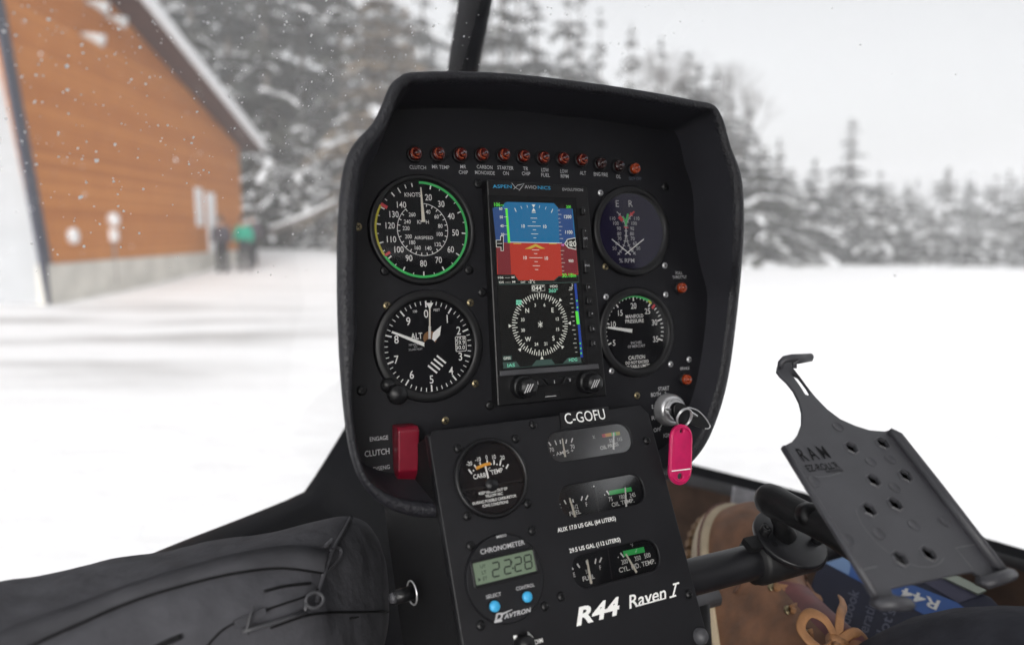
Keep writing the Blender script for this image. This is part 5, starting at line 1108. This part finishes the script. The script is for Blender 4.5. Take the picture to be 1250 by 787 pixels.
mx = nt.nodes.new('ShaderNodeMix'); mx.data_type = 'RGBA'; mx.inputs[7].default_value = (.28,.088,.018,1); nt.links.new(gt.outputs[0], mx.inputs[0]); nt.links.new(cr.outputs[0], mx.inputs[6]); nt.links.new(mx.outputs[2], b_.inputs['Base Color']); b_.inputs['Roughness'].default_value = .8; b_.inputs['Specular IOR Level'].default_value = .15
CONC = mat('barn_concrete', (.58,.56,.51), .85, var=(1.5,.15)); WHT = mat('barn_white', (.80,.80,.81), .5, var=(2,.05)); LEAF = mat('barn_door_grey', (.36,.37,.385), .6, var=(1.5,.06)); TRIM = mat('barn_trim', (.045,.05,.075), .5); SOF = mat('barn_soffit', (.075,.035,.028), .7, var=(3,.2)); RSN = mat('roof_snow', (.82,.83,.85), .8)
def ground_hit(px, py):
    p = wy(px, py, 1)-CP; return CP+p*(-CP.z/p.z)
A0 = wy(66, 371, 16.7); A0.z = 0; B0 = wy(299, 330, 31.0); B0.z = 0
W = (B0-A0).normalized(); WN = Vector((W.y, -W.x, 0))            # along the wall / out towards the yard
if WN.x < 0: WN = -WN
def wall_at(px, py):                                 # point of the wall plane seen at a pixel
    d = wy(px, py, 1)-CP; k = (A0-CP).dot(WN)/d.dot(WN); p = CP+d*k; return (p-A0).dot(W), p.z
BMx = Matrix(((W.x,WN.x,0,A0.x),(W.y,WN.y,0,A0.y),(0,0,1,0),(0,0,0,1)))
barn = empty('timber_barn', BMx, 'orange timber barn with concrete base and snowy roof edge at left', 'barn')
LEN = (B0-A0).length
e1 = wall_at(297,186); e0 = wall_at(128,-4)
sl_ = (e0[1]-e1[1])/(e1[0]-e0[0])
def rake(s): return e1[1]+(e1[0]-s)*sl_
lt = wall_at(0, 18)
lean = lambda z: (wall_at(66,371)[0]+(-.0)) if z <= 0 else 0
def wpoly(mb, L, y0, y1, m):                        # prism from (s,z) outline between two offsets from the wall plane
    n = len(L); vs = [(s, y1, z) for s, z in L]+[(s, y0, z) for s, z in L]
    mb.add(vs, [list(range(n)), list(range(n, 2*n))[::-1]]+[[i, n+i, n+(i+1) % n, (i+1) % n] for i in range(n)], m)
f0, f1 = wall_at(70,326)[1], wall_at(256,305)[1]; FZ = (f0+f1)/2
w2_ = wall_at(-25,-118)
mb = MB(); wpoly(mb, [(0,FZ),(LEN,FZ),(LEN,rake(LEN)),(w2_[0],rake(w2_[0])),w2_,lt], -.25, 0, ORG); kid(mb, 'wall', barn)
mb = MB(); wpoly(mb, [(-.2,-.6),(LEN+.03,-.6),(LEN+.03,FZ),(-.2,FZ)], -.25, .06, CONC); kid(mb, 'foundation', barn)
# far gable return and back so the barn is a volume
mb = MB(); mb.box((LEN+.0-.12, -6.3, rake(LEN)/2), (.24,12,rake(LEN)), ORG); kid(mb, 'far_wall', barn)
# near white leaf facing the yard with its dark leaning corner trim
cn = wp  # corner points on a plane facing the camera at the near corner
def cpl(px, py): return wy(px, py, 16.68)
mb = MB(); t_ = []
q4 = [cpl(66,371), cpl(0,16), cpl(-30,-150), cpl(-700,-150), cpl(-700,372)]
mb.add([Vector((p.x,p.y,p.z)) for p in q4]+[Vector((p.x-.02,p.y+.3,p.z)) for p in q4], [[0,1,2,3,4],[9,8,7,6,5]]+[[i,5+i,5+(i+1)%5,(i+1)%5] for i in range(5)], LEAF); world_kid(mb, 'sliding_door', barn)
mb = MB(); tw = [wall_at(*p) for p in ((70,372),(5,16),(-20,-118),(-33,-118),(-8,16),(57,372))]; wpoly(mb, tw, -.02, .05, TRIM); kid(mb, 'corner_trim', barn)
OV = .95
mb = MB(); L = [(LEN+.5, rake(LEN+.5)), (-9, rake(-9))]
vs = []
for s, z in L: vs += [(s,-13,z+.02),(s,OV,z+.02),(s,OV,z+.30),(s,-13,z+.30)]
mb.add(vs, [[0,1,5,4],[1,2,6,5],[2,3,7,6],[0,3,2,1],[4,5,6,7],[0,4,7,3]], SOF); kid(mb, 'roof', barn)
mb = MB(); vs = []
for s, z in L: vs += [(s+.03,OV+.002,z-.05),(s+.03,OV+.05,z-.05),(s+.03,OV+.05,z+.30),(s+.03,OV+.002,z+.30)]
mb.add(vs, [[0,1,5,4],[1,2,6,5],[2,3,7,6],[0,3,2,1],[4,5,6,7],[0,4,7,3]], WHT); kid(mb, 'fascia', barn)
mb = MB(); gr_ = []
for i in range(30):
    s = LEN+.55-(LEN+9.5)*i/29; z = rake(s)+.30; w_ = .10+.05*noise.noise((s*.7,0,0))
    gr_.append([(s,-13,z),(s,-13,z+w_*2.2),(s,OV-.2,z+w_*2.2),(s,OV+.02,z+w_*1.9),(s,OV+.09,z+w_*.8),(s,OV+.06,z-.04)])
mb.grid(gr_, RSN); kid(mb, 'roof_snow', barn)
def wbox(name, px0, py0, px1, py1, m, out=.06, lab=None):
    s0, z0 = wall_at(px0, py1); s1, z1 = wall_at(px1, py0); mb = MB(); mb.box(((s0+s1)/2, out/2+.002, (z0+z1)/2), (abs(s1-s0), out, abs(z1-z0)), m); return kid(mb, name, barn, bevel=.01, label=lab)
wbox('window', 239.5,230,245.5,276, WHT, .04); wbox('door', 256,236,260.5,331, WHT, .05)
def wdisc(name, px, py, r, m):
    s, z = wall_at(px, py); mb = MB(); mb.tube([(s,.0,z),(s,.10,z),(s,.13,z)], [r,r,r*.7], m, 24); return kid(mb, name, barn)
wdisc('wall_meter', 87,288,.20, WHT)  # round white meter disc on the barn wall
s_, z_ = wall_at(135,268); mb = MB(); mb.tube([(s_,.0,z_),(s_,.14,z_),(s_,.2,z_)], [.19,.19,.12], WHT, 20); s2, z2 = wall_at(136,287); mb.box((s2,.07,z2), (.24,.14,.34), WHT); s3, z3 = wall_at(139,325); mb.tube([(s2,.05,z2),(s2,.05,.3)], .03, mat('conduit',(.3,.28,.27),.5), 8); kid(mb, 'electric_meter', barn, label='white meter and box with a conduit below')
FLM = mat('floodlight_white', (.7,.7,.7), .5)
for px, py in ((102,2),(126,20),(97,42)):
    s, z = wall_at(px, py); mb = MB(); mb.tube([(s,.05,z),(s+.05,.30,z-.05),(s+.10,.55,z-.14)], [.06,.10,.17], FLM, 16); kid(mb, 'floodlight', barn)

# ---- conifers
GRN = [mat('needles_a', (.030,.034,.032), .8, var=(1.2,.35)), mat('needles_b', (.036,.038,.030), .8, var=(1.2,.35)), mat('needles_c', (.17,.125,.08), .8, var=(1.2,.3))]
TSN = mat('branch_snow', (.62,.63,.65), .8); BARK = mat('bark', (.09,.075,.065), .9, var=(3,.3)); TWIG = mat('twig', (.11,.10,.095), .9)
def crown_mesh(seed, h, r, gm, snowy=.42, whorls=26, twigs=7, base=.06):
    q_ = random.Random(seed); mb = MB()
    def quad(c, d, side, l, w, m):
        mb.add([c-side*w*.5, c+side*w*.5, c+d*l+side*w*.22, c+d*l-side*w*.22], [[0,1,2,3]], m)
    for k in range(whorls):
        t = base+(1-base)*(k+q_.random()*.9)/whorls; z = h*t; L = r*(1-t)**.85*(.6+.7*q_.random())+.12
        nb = max(4, int(4+4*(1-t))); a0 = q_.random()*6.28
        for b in range(nb):
            a = a0+6.283*b/nb+q_.uniform(-.4,.4); Lb = L*q_.uniform(.5,1.25); dr = q_.uniform(.2,.8)
            o = Vector((math.cos(a), math.sin(a), 0)); sd = Vector((-o.y, o.x, 0)); sn = q_.random() < snowy
            for j in range(twigs):
                f = (j+q_.random())/twigs; p = o*(Lb*f)+Vector((0,0,z-dr*Lb*f*f+.15*Lb*f))
                w = Lb*.17*(1.2-f*.5)+.10
                for s in (-1, 1):
                    dd = (o*q_.uniform(.3,.9)+sd*s*q_.uniform(.4,1.1)+Vector((0,0,q_.uniform(-1.1,-.1)))).normalized()
                    quad(p+sd*s*w*.1, dd, dd.cross(Vector((0,0,1))).normalized()+Vector((0,0,q_.uniform(-.4,.4))), w*q_.uniform(1.1,2.3), w*q_.uniform(.5,1.0), gm)
                if sn and q_.random() < .85:
                    dd = (o+sd*q_.uniform(-.7,.7)+Vector((0,0,-dr*f*1.5))).normalized(); c = p+Vector((q_.uniform(-.1,.1),q_.uniform(-.1,.1),.09+.03*w))
                    s2_ = dd.cross(Vector((0,0,1))).normalized(); ww = w*q_.uniform(.7,1.5); ll = w*q_.uniform(.9,1.9)
                    e = [c-s2_*ww*.4, c+s2_*ww*.4, c+dd*ll+s2_*ww*.25, c+dd*ll-s2_*ww*.25]; tpv = c+dd*ll*.5+Vector((0,0,.08+.16*ww))
                    mb.add(e+[tpv], [[0,1,4],[1,2,4],[2,3,4],[3,0,4]], TSN)
    for j in range(10): quad(Vector((0,0,h*(.95+.004*j))), Vector((q_.uniform(-.5,.5),q_.uniform(-.5,.5),.8)).normalized(), Vector((1,0,0)), .35, .14, gm)
    me = bpy.data.meshes.new('crown'); me.from_pydata(mb.v, [], mb.f)
    for m in mb.mats: me.materials.append(m)
    me.polygons.foreach_set('material_index', mb.m); me.update(); return me
def trunk_mesh(h, r):
    mb = MB(); mb.tube([(0,0,-.6),(0,0,h*.3),(.03*h*.1,0,h*.7),(0,0,h*.97)], [r,r*.8,r*.4,r*.08], BARK, 9)
    me = bpy.data.meshes.new('trunk'); me.from_pydata(mb.v, [], mb.f); me.materials.append(BARK); return me
CROWNS = [crown_mesh(11, 24, 4.6, GRN[0], .34, 21, 9, .03), crown_mesh(12, 22, 4.2, GRN[1], .40, 19, 9, .03), crown_mesh(13, 12, 2.9, GRN[0], .45, 18, 7, .03), crown_mesh(14, 9, 2.6, GRN[1], .6, 14, 7, .02), crown_mesh(15, 17, 3.0, GRN[2], .22, 24, 8, .04), crown_mesh(16, 7, 2.4, GRN[0], .62, 11, 7, .0)]
TRUNKS = [trunk_mesh(24,.32), trunk_mesh(22,.3), trunk_mesh(12,.2), trunk_mesh(9,.16), trunk_mesh(17,.22), trunk_mesh(7,.13)]
HGT = [24,22,12,9,17,7]
def tree(kind, x, y, s, label, group, name='conifer_tree', rz=None, wd=1.):
    o = bpy.data.objects.new(name, None); COL.objects.link(o); o.location = (x, y, gz(x, y)-.1); o.scale = (s*wd*rng.uniform(.9,1.1), s*wd*rng.uniform(.9,1.1), s); o.rotation_euler = (0,0,rng.uniform(0,6.28) if rz is None else rz)
    tag(o, label, 'tree', group)
    for nm, me in (('trunk', TRUNKS[kind]), ('crown', CROWNS[kind])):
        c = bpy.data.objects.new(nm, me); COL.objects.link(c); c.parent = o
    return o
def ptree(kind, px, base_y, Y, s, label, group, **k):
    p = wy(px, base_y, Y); return tree(kind, p.x, Y, s, label, group, **k)
GL = 'tall snowy conifers behind the barn'; LL = 'tall dark snow-laden conifer in the dense stand behind the barn'
for k, px, Y, s in ((0,215,52,1.2),(1,250,47,1.1),(0,292,50,1.2),(1,335,46,1.0),(0,378,52,1.15),(1,425,48,1.0),(0,180,60,1.3),(1,315,60,1.4),(0,350,64,1.45),(1,270,66,1.45),(0,405,62,1.3),(1,230,70,1.5),(0,520,60,1.1),(1,560,66,1.15),(0,480,68,1.3),(1,140,66,1.5),(0,445,74,1.4)):
    ptree(k, px, 305, Y, s, LL, GL)
for k, px, Y, s in ((3,318,43,.9),(5,342,42,.8),(3,372,43.5,.95),(5,398,42,.85),(3,425,43,1.0),(5,455,43,.9),(3,300,45,1.1)):
    ptree(k, px, 303, Y, s, 'low snow-covered young conifer at the foot of the tall stand', 'young conifers at the edge of the snow', name='young_conifer')
ptree(4, 468, 303, 40, .98, 'brownish thin conifer standing left of the panel top', None, name='brown_conifer', wd=1.7); ptree(4, 500, 303, 44, .9, 'brownish thin conifer half hidden behind the panel top', None, name='brown_conifer', wd=1.5)
GM = 'conifers beyond the top of the panel'; LM = 'hazy grey conifer in the row showing above the panel'
def ht(k, px, top, base, Y, label, group, **kw): return ptree(k, px, base, Y, (base+4-top)/FPX*Y/HGT[k], label, group, **kw)
for k, px, top, Y in ((1,612,-70,56),(0,652,-30,60),(1,690,-10,62),(0,728,20,66),(1,632,-60,72),(1,765,38,70),(0,705,-5,80),(0,592,-60,70),(1,800,52,68)):
    ht(k, px, top, 312, Y, LM, GM)
ht(1, 832, 68, 318, 62, 'grey broad conifer just left of the panel corner', None, wd=1.4); ht(0, 866, 88, 318, 66, 'hazy conifer rising behind the panel corner', None, wd=1.4); ht(0, 908, 132, 318, 52, 'hazy conifer directly right of the panel rim', None, wd=1.5); ht(0, 944, 172, 320, 55, 'shorter hazy conifer right of the panel rim', None, wd=1.6); ht(0, 884, 104, 318, 74, 'faint tall conifer behind the panel corner row', None)
for k, px, top, Y in ((1,846,84,54),(0,862,100,52),(1,882,120,55),(0,897,146,50),(1,918,168,53),(0,930,186,49),(1,958,218,51),(3,972,238,50)):
    ht(k, px, top, 320, Y, 'dense grey-green conifer in the slope of trees at the panel corner', 'conifers massed at the right corner of the panel', wd=1.7)
ptree(2, 1030, 322, 70, 1.18, 'tallest pointed conifer standing alone on the right skyline', None, wd=1.5); ptree(2, 1222, 322, 84, .92, 'small pointed conifer at the far right edge', None)
GRr = 'low snowy conifers along the right edge of the field'; LR = 'pale hazy snow-covered conifer in the right hand tree line'
for i, px in enumerate(range(900, 1300, 21)):
    Y = 52+rng.uniform(-4,16); k = rng.choice((2,3,3,5)); hgt = rng.uniform(95,140) if px < 985 else rng.uniform(48,100) if px < 1110 else rng.uniform(40,90)
    ptree(k, px+rng.uniform(-6,6), 322, Y, hgt/FPX*Y/HGT[k]*1.02, LR, GRr, wd=rng.uniform(1.2,1.8))
for i, px in enumerate(range(940, 1320, 24)):
    Y = 84+rng.uniform(-6,18); k = rng.choice((2,3)); ptree(k, px+rng.uniform(-8,8), 320, Y, rng.uniform(72,118)/FPX*Y/HGT[k], LR, GRr, wd=rng.uniform(1.2,1.7))
# far wood closing the field: one mass nobody could count
fm = MB(); q_ = random.Random(5)
for i in range(430):
    px = q_.uniform(-200,1450); Y = q_.uniform(115,190); p = wy(px, 300, Y); h = q_.uniform(11.5,16.5) if px > 900 else q_.uniform(16,26); z0 = gz(p.x, Y)-1; r = h*.2
    for j in range(13):
        t = j/13; z = z0+h*t; rr = r*(1-t)**.9+.25; a0 = q_.random()*6
        for b in range(5):
            a = a0+b*1.256+q_.uniform(-.3,.3); o_ = Vector((math.cos(a), math.sin(a), 0)); c = Vector((p.x, Y, z)); e = c+o_*rr*q_.uniform(.7,1.3)-Vector((0,0,h*.05)); sd = Vector((-o_.y,o_.x,0))*rr*.55
            fm.add([c+Vector((0,0,h*.07)), e+sd, e-sd], [[0,1,2]], TSN if q_.random() < .42 else GRN[0])
fo = fm.build('distant_forest'); tag(fo, 'far hazy snow-dusted forest closing the field', 'forest', None, 'stuff')
# bare deciduous tree
def bare(px, Y, h, label):
    mb = MB(); q_ = random.Random(int(px)); p = wy(px, 318, Y)
    def br(a, d, l, r, n):
        b = a+d*l; mid = (a+b)/2+Vector((q_.uniform(-1,1),q_.uniform(-1,1),0))*l*.06; mb.tube([a,mid,b],[r,r*.8,r*.6],TWIG,5,False)
        if n == 0: return
        for _ in range(q_.choice((2,3,3))):
            nd = (d+Vector((q_.uniform(-.6,.6),q_.uniform(-.6,.6),q_.uniform(-.05,.5)))).normalized(); br(b, nd, l*q_.uniform(.62,.82), r*.6, n-1)
    br(Vector((0,0,-.4)), Vector((0,0,1)), h*.26, h*.012, 6)
    o = empty('bare_tree', E4((p.x, Y, gz(p.x, Y))), label, 'tree'); me = mb.build('trunk', None); me.parent = o
bare(800, 50, 17, 'leafless tree with fine branches rising above the panel'); bare(862, 64, 21, 'thin leafless tree fading into the sky right of the first bare one'); bare(728, 58, 18, 'leafless tree whose twigs show between the grey conifers')
# fallen trunk
mb = MB(); a, b = wy(330,283,36), wy(412,246,38); mb.tube([a,(a+b)/2+Vector((0,0,-.1)),b],[.20,.17,.10],BARK,10); mb.tube([a+Vector((0,0,.16)),(a+b)/2+Vector((0,0,.05)),b+Vector((0,0,.12))],[.15,.14,.08],TSN,8); c0_ = wy(352,296,38); mb.tube([c0_, wy(360,276,37.2)],[.13,.1],BARK,8); tag(mb.build('leaning_log'), 'snow-topped log leaning at the edge of the trees', 'log')

# ---- people in the yard
def walker(px, py, Y, jm, label, pose=0, back=False):
    b = ground_hit(px, py) if Y is None else wy(px, py, Y); b.z = gz(b.x, b.y)
    root = empty('person', E4(b) @ Matrix.Scale(1.17, 4), label, 'person'); o = Vector((0,0,0))
    V = [(0,0,.95),(0,.02,1.2),(0,.02,1.42),(0,0,1.52),(0,-.01,1.62),(0,-.01,1.72),(.10,0,.88),(.11,-.03+.08*pose,.48),(.12,.02+.12*pose,.07),(.13,-.12+.1*pose,.04),(-.10,0,.88),(-.11,-.02,.48),(-.12,.04,.07),(-.13,-.10,.04),(.20,.02,1.40),(.27,.03,1.14),(.24,-.10,.95),(-.20,.02,1.40),(-.27,.03,1.14),(-.24,-.10,.95)]
    E_ = [(0,1),(1,2),(2,3),(3,4),(4,5),(0,6),(6,7),(7,8),(8,9),(0,10),(10,11),(11,12),(12,13),(2,14),(14,15),(15,16),(2,17),(17,18),(18,19)]
    R_ = [(.16,.13),(.16,.12),(.17,.11),.055,.09,.075,.115,.09,.075,.06,.115,.09,.075,.06,.07,.055,.04,.07,.055,.04]
    v, f = skin(V, E_, R_, 0, 1); mb = MB()
    TR = mat('walker_trousers', (.010,.011,.016), .8)
    for q_ in f:
        c = sum((v[i] for i in q_), Vector())/len(q_); m = SKIN if c.z > 1.5 or (c.z < 1.0 and abs(c.x) > .19) else TR
        mb.s.append(True); mb.f.append(q_); mb.m.append(mb.mi(m))
    mb.v = [tuple(p) for p in v]; kid(mb, 'body', root)
    v2, f2 = skin([Vector(V[i])+Vector((0,0,-.04 if i == 0 else 0)) for i in (0,1,2,14,15,16,17,18,19,3)], [(0,1),(1,2),(2,3),(3,4),(4,5),(2,6),(6,7),(7,8),(2,9)], [(.20,.16),(.20,.16),(.20,.15),.10,.09,.065,.10,.09,.065,.08], 0, 1)
    mb = MB(); mb.add(v2, f2, jm, True); kid(mb, 'jacket', root)
    mb = MB(); mb.lathe((0,.0), [(.10,1.62),(.108,1.68),(.10,1.76),(.06,1.81),(0,1.825)], HAIR, 14); kid(mb, 'hat', root)
    return root
walker(299, 328.5, 26.5, mat('jacket_green', (.0,.26,.17), .7), 'person in a bright green jacket and dark trousers walking on the snow', 1)
walker(272, 327.5, 26.0, mat('jacket_slate', (.05,.045,.06), .8), 'person in a dark grey jacket standing by the white barn door', 0)
walker(309.5, 326.5, 28.5, mat('jacket_plum', (.07,.055,.075), .8), 'person in a dark jacket half hidden behind the green jacket', -1)
# ================================================================== AIR, SKY AND LIGHT
HZ = bpy.data.materials.new('haze_air'); HZ.use_nodes = True; nt = HZ.node_tree; nt.nodes.clear(); oo = nt.nodes.new('ShaderNodeOutputMaterial'); pv_ = nt.nodes.new('ShaderNodeVolumePrincipled')
pv_.inputs['Color'].default_value = (.93,.94,.96,1); pv_.inputs['Density'].default_value = .0033; pv_.inputs['Anisotropy'].default_value = .0; nt.links.new(pv_.outputs[0], oo.inputs['Volume'])
mb = MB(); mb.box((0,180,14.5), (900,440,46), HZ); tag(mb.build('haze'), 'pale snowy haze filling the air over the field', 'haze', None, 'stuff')
w = bpy.data.worlds.new('World'); SC.world = w; w.use_nodes = True; nt = w.node_tree; bg = nt.nodes['Background']
sky = nt.nodes.new('ShaderNodeTexSky'); sky.sky_type = 'NISHITA'; sky.sun_disc = False; EL, AZ = math.radians(27), math.radians(178)
sky.sun_elevation = EL; sky.sun_rotation = AZ; sky.dust_density = 4; sky.air_density = 1
hs = nt.nodes.new('ShaderNodeHueSaturation'); hs.inputs['Saturation'].default_value = .10; nt.links.new(sky.outputs[0], hs.inputs['Color']); nt.links.new(hs.outputs[0], bg.inputs[0]); bg.inputs[1].default_value = .10
sun = bpy.data.lights.new('sun','SUN'); sun.energy = 1.5; sun.angle = math.radians(30); sun.color = (1,.97,.93); so_ = bpy.data.objects.new('sun', sun); COL.objects.link(so_)
dv = Vector((math.sin(AZ)*math.cos(EL), math.cos(AZ)*math.cos(EL), math.sin(EL))); so_.rotation_euler = dv.to_track_quat('Z','Y').to_euler()
SC.view_settings.view_transform = 'Standard'; SC.view_settings.look = 'None'; SC.view_settings.exposure = EXPO; SC.view_settings.gamma = 1; SC.view_settings.use_curve_mapping = False
cy = SC.cycles; cy.use_denoising = True; cy.max_bounces = 10; cy.diffuse_bounces = 4; cy.glossy_bounces = 4; cy.transparent_max_bounces = 24; cy.transmission_bounces = 4; cy.volume_bounces = 2; cy.caustics_reflective = False; cy.caustics_refractive = False; cy.sample_clamp_indirect = 6
cy.use_adaptive_sampling = True; cy.adaptive_threshold = .015
